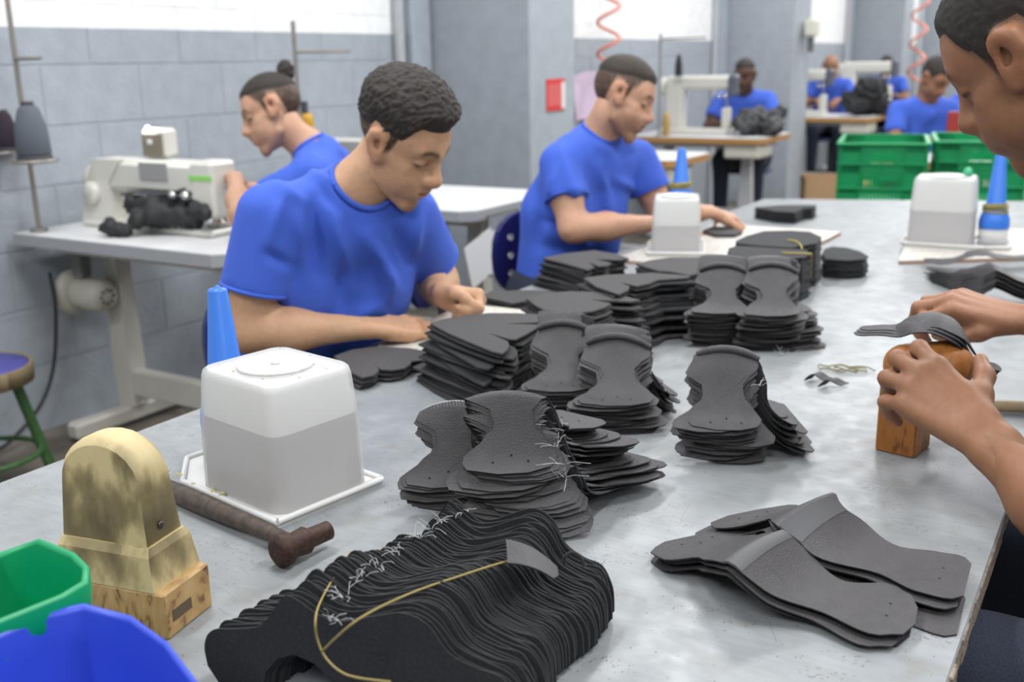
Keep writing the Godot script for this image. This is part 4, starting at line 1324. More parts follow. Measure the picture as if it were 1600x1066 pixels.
func net_mesh(net: Array, col := PackedColorArray()) -> ArrayMesh:
	var arr := []
	arr.resize(Mesh.ARRAY_MAX)
	arr[Mesh.ARRAY_VERTEX] = net[0]
	arr[Mesh.ARRAY_NORMAL] = net[1]
	if col.size() == 0:
		col.resize(net[0].size()); col.fill(Color(1, 1, 1))
	arr[Mesh.ARRAY_COLOR] = col
	arr[Mesh.ARRAY_INDEX] = net[2]
	var m := ArrayMesh.new()
	m.add_surface_from_arrays(Mesh.PRIMITIVE_TRIANGLES, arr)
	return m

# ---------- head: x to the person's left, y up, z the way the face points; origin between the ears
var head_cache := {}
func gauss(d: float, s: float) -> float: return exp(-d * d / (s * s))
func head_mesh(cell: float, look := "plain") -> ArrayMesh:
	var key := "%s_%.4f" % [look, cell]
	if head_cache.has(key): return head_cache[key]
	var f := Field.new(Vector3(-0.105, -0.15, -0.125), Vector3(0.105, 0.15, 0.13), cell, 190.0)
	var B := Basis()
	var tx := Basis(Vector3.RIGHT, -0.25)
	f.ell(Vector3(0, 0.034, -0.014), B, Vector3(0.0735, 0.084, 0.094))
	f.ell(Vector3(0, 0.030, 0.036), B, Vector3(0.060, 0.056, 0.046))      # forehead
	f.ell(Vector3(0, -0.038, 0.022), tx, Vector3(0.0585, 0.074, 0.058))    # face
	for s in [-1.0, 1.0]: f.ell(Vector3(s * 0.030, -0.045, 0.030), B, Vector3(0.032, 0.046, 0.042))   # cheeks
	for s in [-1.0, 1.0]:
		f.cap(Vector3(s * 0.056, -0.030, -0.012), Vector3(s * 0.050, -0.070, 0.004), 0.012, 0.012)  # jaw branch
		f.cap(Vector3(s * 0.050, -0.070, 0.004), Vector3(s * 0.014, -0.104, 0.062), 0.0125, 0.0125)
		f.cap(Vector3(s * 0.043, -0.019, 0.047), Vector3(s * 0.058, -0.012, 0.012), 0.0135, 0.011)  # cheekbone
		f.cap(Vector3(s * 0.040, 0.024, 0.066), Vector3(s * 0.010, 0.021, 0.077), 0.0085, 0.0085)   # brow
		f.cap(Vector3(s * 0.030, -0.045, 0.062), Vector3(s * 0.022, -0.066, 0.068), 0.014, 0.012)   # beside the mouth
		f.cap(Vector3(s * 0.0095, -0.0345, 0.090), Vector3(s * 0.0115, -0.035, 0.083), 0.0062, 0.006) # nostril wing
		# ear: a rim curling round a hollow
		var e := [Vector3(s * 0.075, -0.026, 0.004), Vector3(s * 0.079, -0.014, -0.012), Vector3(s * 0.083, 0.004, -0.021), Vector3(s * 0.084, 0.020, -0.018), Vector3(s * 0.081, 0.027, -0.006), Vector3(s * 0.077, 0.020, 0.004)]
		for i in e.size() - 1: f.cap(e[i], e[i + 1], 0.0042, 0.0042)
		f.cap(Vector3(s * 0.073, -0.024, 0.003), Vector3(s * 0.075, -0.012, 0.004), 0.006, 0.005)
		f.ell(Vector3(s * 0.0755, 0.000, -0.008), B, Vector3(0.0045, 0.024, 0.013))
		f.cap(Vector3(s * 0.073, -0.003, 0.004), Vector3(s * 0.0735, 0.003, 0.004), 0.0045, 0.004)   # tragus
	f.cap(Vector3(0, -0.108, 0.066), Vector3(0, -0.100, 0.068), 0.014, 0.013)   # chin
	f.cap(Vector3(0, 0.016, 0.078), Vector3(0, -0.028, 0.099), 0.0075, 0.0095)   # nose
	f.cap(Vector3(0, -0.030, 0.098), Vector3(0, -0.032, 0.094), 0.0098, 0.009)
	f.ell(Vector3(0, -0.060, 0.058), B, Vector3(0.028, 0.026, 0.026))            # muzzle
	f.cap(Vector3(-0.016, -0.0585, 0.080), Vector3(0, -0.0555, 0.0860), 0.0042, 0.0055)
	f.cap(Vector3(0.016, -0.0585, 0.080), Vector3(0, -0.0555, 0.0860), 0.0042, 0.0055)
	f.cap(Vector3(-0.014, -0.0685, 0.079), Vector3(0.014, -0.0685, 0.079), 0.0052, 0.0052)
	f.cap(Vector3(0, -0.0690, 0.0815), Vector3(0, -0.0690, 0.0810), 0.0062, 0.0062)
	f.finish()
	for s in [-1.0, 1.0]:
		f.carve(Vector3(s * 0.031, 0.004, 0.089), B, Vector3(0.0185, 0.0125, 0.0145), 0.010)   # eye socket
		f.carve(Vector3(s * 0.0795, 0.000, -0.003), B, Vector3(0.0042, 0.010, 0.0070), 0.004) # ear hollow
		f.carve(Vector3(s * 0.081, 0.010, -0.008), B, Vector3(0.0035, 0.012, 0.008), 0.003)
		f.carve(Vector3(s * 0.0058, -0.0415, 0.0925), B, Vector3(0.0032, 0.003, 0.005), 0.002)
	f.carve(Vector3(0, -0.0635, 0.0905), B, Vector3(0.024, 0.0014, 0.010), 0.0035)  # line of the mouth
	# lids over the eyeballs, looking down
	var g := Field.new(Vector3(-0.105, -0.15, -0.125), Vector3(0.105, 0.15, 0.13), cell, 400.0)
	for s in [-1.0, 1.0]: g.ell(Vector3(s * 0.031, 0.0025, 0.0655), B, Vector3(0.0150, 0.0125, 0.0125))
	g.finish()
	for i in f.a.size():
		var ga := g.a[i]
		if ga < 0.02:
			var fa := f.a[i]
			var h := clampf(0.5 + 0.5 * (fa - ga) / 0.003, 0.0, 1.0)
			f.a[i] = lerpf(fa, ga, h) - 0.003 * h * (1.0 - h)
	var net := f.net()
	relax(net, 1)
	var V: PackedVector3Array = net[0]
	var col := PackedColorArray()
	col.resize(V.size())
	var nz := FastNoiseLite.new(); nz.frequency = 90.0; nz.seed = 4
	for i in V.size():
		var p := V[i]
		var ax := absf(p.x)
		var cc := Color(1, 1, 1)
		var n := nz.get_noise_3dv(p)
		# lips
		if p.z > 0.072 and ax < 0.023:
			var lip := gauss(p.y + 0.062 + ax * 0.05, 0.0085) * clampf((0.023 - ax) / 0.006, 0.0, 1.0)
			cc = cc.lerp(Color(0.80, 0.52, 0.50), lip * 0.75)
		# flush of cheeks, nose and ears
		cc = cc.lerp(Color(1.03, 0.88, 0.84), 0.5 * gauss(p.distance_to(Vector3(0, -0.03, 0.1)), 0.02) + (0.6 if ax > 0.077 else 0.0))
		# brows
		if p.z > 0.045:
			var by := 0.0245 + 0.004 * sin((ax - 0.012) / 0.04 * PI) - 0.12 * maxf(ax - 0.038, 0.0)
			var br := gauss(p.y - by, 0.0056) * clampf((ax - 0.008) / 0.005, 0, 1) * clampf((0.053 - ax) / 0.01, 0, 1)
			cc = cc.lerp(Color(0.10, 0.085, 0.08), clampf(br * 1.15 * (0.85 + 0.3 * n), 0, 0.92))
			# lash line under the lowered lid
			var ly := -0.0055 + 2.2 * (ax - 0.031) * (ax - 0.031) * 8.0
			var la := gauss(p.y - ly, 0.0024) * clampf((0.0165 - absf(ax - 0.031)) / 0.004, 0, 1)
			cc = cc.lerp(Color(0.08, 0.06, 0.055), clampf(la * 1.1, 0, 0.9))
		# cropped hair and stubble grow where they grow, with a grain of their own
		var scalp := 0.0
		if look != "plain":
			scalp = smoothstep(-0.014, 0.020 if look == "crop" or look == "bun" else 0.014, p.y - hairline(p))
			if look == "curl": scalp = smoothstep(-0.004, 0.012, p.y - hairline(p))
			if ax > 0.0745 and p.y < 0.034 and p.z > -0.032 and p.z < 0.012: scalp = 0.0
		cc = cc.lerp(Color(0.055, 0.06, 0.065), clampf(scalp * (0.92 + 0.35 * n), 0, 0.95 if look != "crop" else 0.92))
		var beard := 0.0
		if look == "crop":
			beard = 0.55 * clampf((-0.038 - p.y - 0.25 * maxf(0.03 - p.z, -0.02)) / 0.02, 0, 1) * (1.0 if p.z > -0.01 else 0.0)
			beard = maxf(beard, 0.35 * gauss(p.y + 0.049, 0.005) * (1.0 if p.z > 0.07 else 0.0))
		elif look == "curl" or look == "bun":
			beard = 0.8 * gauss(p.distance_to(Vector3(0, -0.108, 0.078)), 0.018) + 0.35 * gauss(p.y + 0.049, 0.005) * (1.0 if p.z > 0.07 and ax < 0.026 else 0.0)
		elif look == "fade":
			beard = 0.25 * clampf((-0.05 - p.y) / 0.03, 0, 1)
		cc = cc.lerp(Color(0.22, 0.19, 0.17), clampf(beard * (0.9 + 0.5 * n), 0, 0.85))
		col[i] = cc
	var m := net_mesh(net, col)
	head_cache[key] = m
	head_cache["net_%.4f" % cell] = net
	return m
func hairline(p: Vector3) -> float:
	# height of the lower edge of the hair at this point of the head
	var z := p.z
	if z > 0.055: return 0.068
	if z > 0.030: return lerpf(0.030, 0.068, smoothstep(0.030, 0.055, z))
	if z > 0.006: return lerpf(-0.008, 0.030, smoothstep(0.016, 0.030, z))
	if z > -0.030: return lerpf(0.036, -0.008, smoothstep(-0.004, 0.006, z))
	return lerpf(-0.058, 0.036, smoothstep(-0.052, -0.030, z))
func hair_mesh(style: String, cell: float) -> ArrayMesh:
	# grown out of the head's own surface, so that it thins to nothing at the hairline
	var key := "hair_%s_%.4f" % [style, cell]
	if head_cache.has(key): return head_cache[key]
	var net: Array = head_cache["net_%.4f" % cell]
	var V: PackedVector3Array = (net[0] as PackedVector3Array).duplicate()
	var N: PackedVector3Array = net[1]
	var I: PackedInt32Array = net[2]
	# side and top thickness, curl of the surface
	var sp: Array = {"curl": [0.006, 0.027, 0.0045, 95.0], "crop": [0.0012, 0.010, 0.0012, 130.0], "bun": [0.0008, 0.006, 0.0009, 130.0], "short": [0.0025, 0.009, 0.0012, 130.0], "bald": [0.001, 0.0, 0.0005, 130.0]}[style]
	var nz := FastNoiseLite.new(); nz.seed = 8; nz.frequency = sp[3]; nz.fractal_octaves = 2
	var nc := FastNoiseLite.new(); nc.seed = 3; nc.frequency = 170.0; nc.noise_type = FastNoiseLite.TYPE_CELLULAR
	var keep := PackedByteArray(); keep.resize(V.size())
	var col := PackedColorArray(); col.resize(V.size())
	for i in V.size():
		var p := V[i]
		var ax := absf(p.x)
		var low := hairline(p)
		if style == "crop" or style == "bun": low = maxf(low, lerpf(0.046, 0.062, smoothstep(-0.06, 0.03, p.z)))   # shaved sides
		if style == "curl": low = maxf(low, lerpf(0.010, 0.030, smoothstep(-0.09, 0.0, p.z)))
		if ax > 0.0745 and p.y < 0.034 and p.z > -0.032 and p.z < 0.012: low = 9.0      # the ear
		var m := smoothstep(-0.002, 0.016, p.y - low)
		m *= smoothstep(0.030, 0.046, Vector3(ax, p.y, p.z).distance_to(Vector3(0.078, 0.0, -0.008)))
		if style == "bald": m *= 1.0 - smoothstep(0.03, 0.045, p.y)
		keep[i] = 1 if p.y - low > -0.003 else 0
		var n := nz.get_noise_3dv(p)
		var c := nc.get_noise_3dv(p)
		var top := smoothstep(0.03, 0.088, p.y)
		var th: float = lerpf(sp[0], sp[1], top) * m
		var d := N[i].lerp(Vector3(0, 0.75, 0.66) if style == "curl" else Vector3(0, 1, 0.25), (0.42 if style == "curl" else 0.25) * top).normalized()
		V[i] += d * (th + (n * sp[2] + c * sp[2] * 0.5) * m - 0.0004 * (1.0 - m))
		var g := 1.0 + 0.45 * n + 0.25 * c
		col[i] = Color(g, g, g)
	var J := PackedInt32Array()
	for t in range(0, I.size(), 3):
		if keep[I[t]] and keep[I[t + 1]] and keep[I[t + 2]]: J.append_array([I[t], I[t + 1], I[t + 2]])
	# drop what is not used
	var remap := PackedInt32Array(); remap.resize(V.size()); remap.fill(-1)
	var V2 := PackedVector3Array(); var C2 := PackedColorArray()
	for t in J.size():
		var q := J[t]
		if remap[q] < 0:
			remap[q] = V2.size(); V2.append(V[q]); C2.append(col[q])
		J[t] = remap[q]
	var out := [V2, PackedVector3Array(), J]
	renormal(out)
	var m2 := net_mesh(out, C2)
	head_cache[key] = m2
	return m2

# ---------- hand: origin at the wrist, z along the fingers, y out of the back of the hand, thumb at +x (side +1: right hand)
func hand_mesh(side: float, curl: Array, spread: float, thumb: Array, cell: float, stub: Vector3) -> ArrayMesh:
	var f := Field.new(Vector3(-0.13, -0.15, -0.13), Vector3(0.13, 0.13, 0.21), cell, 330.0)
	var base := [Vector3(0.029, 0.001, 0.088), Vector3(0.0095, 0.003, 0.093), Vector3(-0.0095, 0.001, 0.088), Vector3(-0.027, -0.003, 0.078)]
	var ln := [[0.043, 0.026, 0.021], [0.047, 0.030, 0.022], [0.043, 0.028, 0.021], [0.034, 0.020, 0.018]]
	var rad := [0.0094, 0.0097, 0.0090, 0.0078]
	var S := func(v: Vector3) -> Vector3: return Vector3(v.x * side, v.y, v.z)
	var col_at := []    # nails
	for i in 4:
		var b: Vector3 = base[i]
		f.cap(S.call(Vector3(b.x * 0.55, -0.002, 0.004)), S.call(b + Vector3(0, -0.004, 0)), 0.0135, 0.0112)
		f.cap(S.call(Vector3(b.x * 0.6, -0.010, 0.018)), S.call(b + Vector3(0, -0.012, -0.012)), 0.0115, 0.009)
		var ang := 0.0
		var yaw: float = spread * (1.5 - i) * 0.5
		var p := b + Vector3(0, -0.002, 0)
		for j in 3:
			ang += deg_to_rad(curl[i][j])
			var d := Vector3(sin(yaw) * cos(ang), -sin(ang), cos(yaw) * cos(ang)).normalized()
			var q: Vector3 = p + d * ln[i][j]
			var r0: float = rad[i] * (1.0 - 0.08 * j)
			f.cap(S.call(p), S.call(q), r0 * 1.03, r0 * (0.94 if j < 2 else 0.84))
			if j == 2: col_at.append([S.call(q + d * 0.001 + Vector3(0, cos(ang), sin(ang)) * r0 * 0.6), r0])
			p = q
	# thumb: from the side of the palm near its root
	var tp: Array = thumb
	f.cap(S.call(Vector3(0.014, -0.006, 0.012)), S.call(tp[0]), 0.0135, 0.0125)
	f.cap(S.call(Vector3(0.020, -0.006, 0.045)), S.call(tp[0]), 0.010, 0.0115)
	f.cap(S.call(tp[0]), S.call(tp[1]), 0.0118, 0.0102)
	f.cap(S.call(tp[1]), S.call(tp[2]), 0.0102, 0.0086)
	var td: Vector3 = (tp[2] - tp[1]).normalized()
	col_at.append([S.call(tp[2] + td * 0.002 + Vector3(0.5, 0.85, 0) * 0.006), 0.010])
	# wrist, running over into the forearm
	var wx := Vector3(0, 1, 0).cross(stub).normalized()
	for sg in [-1.0, 1.0]:
		f.cap(Vector3(sg * 0.011, -0.003, 0.010), stub * 0.025 + wx * sg * -0.009, 0.0150, 0.0175)
		f.cap(stub * 0.025 + wx * sg * -0.009, stub * 0.085 + wx * sg * -0.006, 0.0175, 0.0235)
	f.finish()
	var net := f.net()
	relax(net, 1)
	var V: PackedVector3Array = net[0]
	var col := PackedColorArray(); col.resize(V.size())
	for i in V.size():
		var c := Color(1, 1, 1)
		for n in col_at:
			var d: float = V[i].distance_to(n[0])
			c = c.lerp(Color(1.12, 0.98, 0.96), clampf(1.0 - d / (n[1] * 0.9), 0, 1))
		col[i] = c
	return net_mesh(net, col)
const THUMB_OPEN := [Vector3(0.034, -0.010, 0.040), Vector3(0.055, -0.014, 0.068), Vector3(0.064, -0.017, 0.093)]
const THUMB_PINCH := [Vector3(0.034, -0.020, 0.042), Vector3(0.044, -0.036, 0.068), Vector3(0.038, -0.044, 0.094)]

func skin_mat(key: String, c: Color) -> StandardMaterial3D:
	var first := not mats.has(key)
	var m := mat(key, c, 0.52, {"vertex_color_use_as_albedo": true, "subsurf_scatter_enabled": true, "subsurf_scatter_strength": 0.12, "metallic_specular": 0.42})
	if first: tri(m, 10.0, noise_tex(61, 0.03, [[0.0, Color(0.92, 0.9, 0.89)], [1.0, Color(1, 1, 1)]], 256))
	return m
func shirt_mat() -> StandardMaterial3D:
	var first := not mats.has("shirt_blue")
	var m := mat("shirt_blue", lin(0.050, 0.125, 0.60), 0.85, {"rim_enabled": true, "rim": 0.25, "rim_tint": 0.6})
	if first: tri(m, 22.0, noise_tex(62, 0.06, [[0.0, Color(0.88, 0.88, 0.9)], [1.0, Color(1, 1, 1)]], 256, 3))
	return m
func hair_mat(key := "hair_dark", c := Color(0.030, 0.023, 0.019)) -> StandardMaterial3D:
	return mat(key, c.linear_to_srgb(), 0.75, {"vertex_color_use_as_albedo": true})
func bb(pts: Array, m: float) -> Array:
	var lo := Vector3.INF; var hi := -Vector3.INF
	for p in pts:
		lo = lo.min(p); hi = hi.max(p)
	return [lo - Vector3.ONE * m, hi + Vector3.ONE * m]

# d: joints in world space. hip, chest, neck, sr, sl, er, el, wr, wl; head {pos, fwd, up, look, hair}; hands [side, basis z, dorsal, mesh]
func person(label: String, d: Dictionary) -> Node3D:
	var cell: float = d.get("cell", 0.012)
	var org := Vector3(d.hip.x, 0, d.hip.z)
	var t := thing("person", label, "person", org)
	var J := {}
	for k in ["hip", "chest", "neck", "sr", "sl", "er", "el", "wr", "wl"]: J[k] = d[k] - org
	var hd: Dictionary = d.head
	var hf: Vector3 = hd.fwd.normalized()
	var hx: Vector3 = (hd.up as Vector3).cross(hf).normalized()
	var hb := Basis(hx, hf.cross(hx), hf)
	var hs: float = hd.get("scale", 1.0)
	var hp: Vector3 = hd.pos - org
	var rt: Vector3 = (J.sr - J.sl).normalized()        # towards the person's right
	var upv: Vector3 = (J.neck - J.hip).normalized()
	var fw: Vector3 = upv.cross(rt).normalized()
	var bk: float = d.get("bulk", 1.0)
	# --- skin: neck, arms and a trunk inside the shirt
	var b := bb([J.hip, J.neck, J.sr, J.sl, J.er, J.el, J.wr, J.wl, hp], 0.16)
	var f := Field.new(b[0], b[1], cell, 95.0)
	var nk: Vector3 = hp - hb.y * 0.062 * hs - hb.z * 0.022 * hs
	f.cap(J.neck - upv * 0.03, nk, 0.052 * bk, 0.047)
	f.cap(nk, hp - hb.y * 0.036 - hb.z * 0.030, 0.047, 0.044)
	f.cap(J.neck + upv * 0.01, J.sr + (J.sl - J.sr) * 0.2, 0.040, 0.038)
	f.cap(J.neck + upv * 0.01, J.sl + (J.sr - J.sl) * 0.2, 0.040, 0.038)
	f.cap(J.chest + rt * 0.06, J.neck - upv * 0.08 + rt * 0.05, 0.08 * bk, 0.06)
	f.cap(J.chest - rt * 0.06, J.neck - upv * 0.08 - rt * 0.05, 0.08 * bk, 0.06)
	f.cap(J.hip, J.chest, 0.09 * bk, 0.085 * bk)
	for s in ["r", "l"]:
		var S: Vector3 = J["s" + s]; var E: Vector3 = J["e" + s]; var W: Vector3 = J["w" + s]
		f.cap(S, S.lerp(E, 0.5), 0.050 * bk, 0.046 * bk)
		f.cap(S.lerp(E, 0.5), E, 0.044 * bk, 0.038 * bk)
		f.cap(E, E.lerp(W, 0.35), 0.037 * bk, 0.040 * bk)
		f.cap(E.lerp(W, 0.35), W.lerp(E, 0.16), 0.038 * bk, 0.0255 * bk)
	f.finish()
	var net := f.net()
	relax(net, 1)
	var st := SurfaceTool.new()
	st.begin(Mesh.PRIMITIVE_TRIANGLES)
	st.append_from(net_mesh(net), 0, Transform3D())
	st.append_from(head_mesh(hd.get("cell", 0.003), hd.get("look", "plain")), 0, Transform3D(hb.scaled(Vector3.ONE * hs), hp))
	for h in d.get("hands", []):
		# h: [wrist key, fingers dir, dorsal, side, curls, spread, thumb, scale, cell]
		var z: Vector3 = (h[1] as Vector3).normalized()
		var x: Vector3 = (h[2] as Vector3).cross(z).normalized()
		var hbs := Basis(x, z.cross(x), z)
		var el: Vector3 = J["e" + (h[0] as String).right(1)]
		var stub: Vector3 = hbs.transposed() * (el - J[h[0]]).normalized()
		st.append_from(hand_mesh(h[3], h[4], h[5], h[6], h[8], stub), 0, Transform3D(hbs.scaled(Vector3.ONE * h[7]), J[h[0]]))
	mi("body", st.commit(), skin_mat(d.get("skin", "skin_tan"), d.get("tone", lin(0.56, 0.335, 0.20))), t)
	# --- hair
	if hd.get("hair", "") != "":
		var ho := mi("hair", hair_mesh(hd.hair, hd.get("cell", 0.003)), d.get("hair_mat", hair_mat()), t)
		ho.transform = Transform3D(hb.scaled(Vector3.ONE * hs), hp)
		if hd.hair == "bun":
			var bf := Field.new(Vector3(-0.05, -0.05, -0.05), Vector3(0.05, 0.05, 0.05), 0.004, 200.0)
			bf.ell(Vector3.ZERO, Basis(), Vector3(0.026, 0.034, 0.026))
			bf.finish()
			var bn := bf.net()
			var bv: PackedVector3Array = bn[0]
			var q := FastNoiseLite.new(); q.frequency = 70.0
			for i in bv.size(): bv[i] *= 1.0 + 0.22 * q.get_noise_3dv(bv[i])
			bn[0] = bv
			renormal(bn)
			var bo := mi("hair_bun", net_mesh(bn), hair_mat(), t)
			bo.position = hp + hb * Vector3(0, 0.105, -0.095)
	# --- T-shirt
	var e: float = d.get("ease", 0.012)
	f = Field.new(b[0], b[1], d.get("shirt_cell", cell), 75.0)
	f.cap(J.hip + rt * 0.062, J.chest + rt * 0.068, 0.100 * bk + e, 0.094 * bk + e)
	f.cap(J.hip - rt * 0.062, J.chest - rt * 0.068, 0.100 * bk + e, 0.094 * bk + e)
	f.cap(J.chest + rt * 0.075, J.neck - upv * 0.085 + rt * 0.078, 0.090 * bk + e, 0.066 * bk + e)
	f.cap(J.chest - rt * 0.075, J.neck - upv * 0.085 - rt * 0.078, 0.090 * bk + e, 0.066 * bk + e)
	f.cap(J.neck - upv * 0.015, J.sr - rt * 0.02 + upv * 0.002, 0.045, 0.050 * bk)
	f.cap(J.neck - upv * 0.015, J.sl + rt * 0.02 + upv * 0.002, 0.045, 0.050 * bk)
	f.cap(J.neck - upv * 0.05 - fw * 0.02, J.neck - upv * 0.09, 0.075, 0.09)
	f.finish()
	var hem: float = d.get("hem", 0.62)
	var g := Field.new(b[0], b[1], d.get("shirt_cell", cell), 110.0)
	for s in ["r", "l"]:
		var S: Vector3 = J["s" + s]; var E: Vector3 = J["e" + s]
		g.cap(S, S.lerp(E, hem + 0.15), 0.056 * bk + e * 0.5, (0.054 + e * 0.9) * bk)
	g.finish()
	for s in ["r", "l"]:
		var S: Vector3 = J["s" + s]; var E: Vector3 = J["e" + s]
		g.clip(S.lerp(E, hem), (E - S).normalized(), S.lerp(E, hem + 0.15), 0.15)
	for i in f.a.size():
		var ga := g.a[i]
		if ga < 0.06:
			var fa := f.a[i]
			var h := clampf(0.5 + 0.5 * (fa - ga) / 0.022, 0.0, 1.0)
			f.a[i] = lerpf(fa, ga, h) - 0.022 * h * (1.0 - h)
	# round neckline, with a ribbed band where it meets the cloth
	var nc: Vector3 = J.neck + upv * 0.040 + fw * 0.030
	var nr := Vector3(0.074, 0.062, 0.082)
	var band := []
	for k in 41:
		var az := TAU * k / 40.0
		for j in 90:
			var elv := deg_to_rad(80.0 - j * 1.8)
			var q: Vector3 = nc + rt * (cos(elv) * cos(az) * nr.x) + upv * (sin(elv) * nr.y) + rt.cross(upv) * (cos(elv) * sin(az) * nr.z)
			if f.at(q) < 0.0:
				band.append(q); break
	if band.size() > 20 and cell < 0.014:
		for sm in 3:
			var b2 := band.duplicate()
			for k in band.size(): b2[k] = (band[posmod(k - 1, band.size())] + band[k] * 2.0 + band[(k + 1) % band.size()]) * 0.25
			band = b2
		band.append(band[0])
		var cst := mb()
		tube(cst, band, 0.0058, 8, false)
		obj("collar_band", cst, shirt_mat(), t)
		for s in ["r", "l"]:
			var S: Vector3 = J["s" + s]; var E: Vector3 = J["e" + s]
			var ax := (E - S).normalized()
			var fb := frame_along(ax)
			var rr := lerpf(0.056 * bk + e * 0.5, (0.054 + e * 0.9) * bk, hem / (hem + 0.15))
			var ring := []
			for k in 29: ring.append(S.lerp(E, hem) - ax * 0.006 + (fb.x * cos(TAU * k / 28.0) + fb.y * sin(TAU * k / 28.0)) * (rr - 0.0025))
			cst = mb()
			tube(cst, ring, 0.0042, 7, false)
			obj("sleeve_hem", cst, shirt_mat(), t)
	f.carve(nc, Basis(rt, upv, rt.cross(upv)), nr, 0.006)
	net = f.net()
	relax(net, 2)
	if d.has("folds"):
		var V: PackedVector3Array = net[0]
		var N: PackedVector3Array = net[1]
		var fo: Array = d.folds
		for i in V.size():
			var add := 0.0
			var w := V[i] + org - EYE
			if N[i].dot(w) > 0.0: continue
			var dz := w.dot(cam_fwd)
			var pp := Vector2(800.0 + F_PX * w.dot(cam_right) / dz, 533.0 + F_PX * w.dot(cam_down) / dz)
			for q in fo:
				var pa := Vector2(q[0], q[1]); var ba := Vector2(q[2], q[3]) - pa
				var h := clampf((pp - pa).dot(ba) / ba.length_squared(), 0.0, 1.0)
				var dd := (pp - pa - ba * h).length()
				if dd < q[4] * 2.2: add += 1.5 * q[5] * exp(-dd * dd / (q[4] * q[4])) * sin(clampf(h * 1.1 + 0.12, 0.0, 1.0) * PI)
			V[i] += N[i] * add
		net[0] = V
		renormal(net)
	elif cell < 0.02:
		var V: PackedVector3Array = net[0]
		var N: PackedVector3Array = net[1]
		var q := FastNoiseLite.new(); q.frequency = 14.0; q.seed = int(org.x * 100)
		for i in V.size():
			var p := V[i]
			V[i] += N[i] * 0.006 * q.get_noise_3d(p.x * 1.4, p.y * 0.5, p.z * 1.4)
		net[0] = V
		renormal(net)
	mi("t_shirt", net_mesh(net), shirt_mat(), t)
	# --- trousers
	var tk: Array = d.get("legs", [])
	if tk.size():
		var pts := [J.hip]
		for p in tk: pts.append(p - org)
		b = bb(pts, 0.2)
		f = Field.new(b[0], b[1], d.get("leg_cell", 0.016), 70.0)
		f.cap(J.hip + rt * 0.08, J.hip - rt * 0.08, 0.125 * bk, 0.125 * bk)
		for i in 2:
			var s := 1.0 if i == 0 else -1.0
			var kn: Vector3 = tk[i * 2] - org
			var an: Vector3 = tk[i * 2 + 1] - org
			f.cap(J.hip + rt * s * 0.09, kn, 0.098 * bk, 0.068)
			f.cap(kn, an, 0.066, 0.05)
			if d.get("lap", false): f.cap(J.hip, (kn + J.hip) * 0.5, 0.11, 0.085)
		f.finish()
		net = f.net()
		relax(net, 2)
		var jm := mat("jeans_navy", lin(0.022, 0.028, 0.048), 0.9)
		if jm.albedo_texture == null: tri(jm, 16.0, noise_tex(64, 0.08, [[0.0, Color(0.45, 0.47, 0.5)], [0.6, Color(0.9, 0.92, 0.95)], [1.0, Color(1, 1, 1)]], 256, 4))
		mi("trousers", net_mesh(net), jm, t)
		for i in 2:
			var an: Vector3 = tk[i * 2 + 1] - org
			f = Field.new(an - Vector3.ONE * 0.26, an + Vector3.ONE * 0.26, 0.012, 120.0)
			f.cap(Vector3(an.x, 0.05, an.z) - fw * 0.03, Vector3(an.x, 0.038, an.z) + fw * Vector3(1, 0, 1) * 0.15, 0.045, 0.036)
			f.finish()
			f.clip(Vector3(0, 0.002, 0), Vector3(0, -1, 0), an, 0.4)
			mi("shoe", net_mesh(f.net()), mat("shoe_black", lin(0.02, 0.02, 0.02), 0.6), t)
	return t

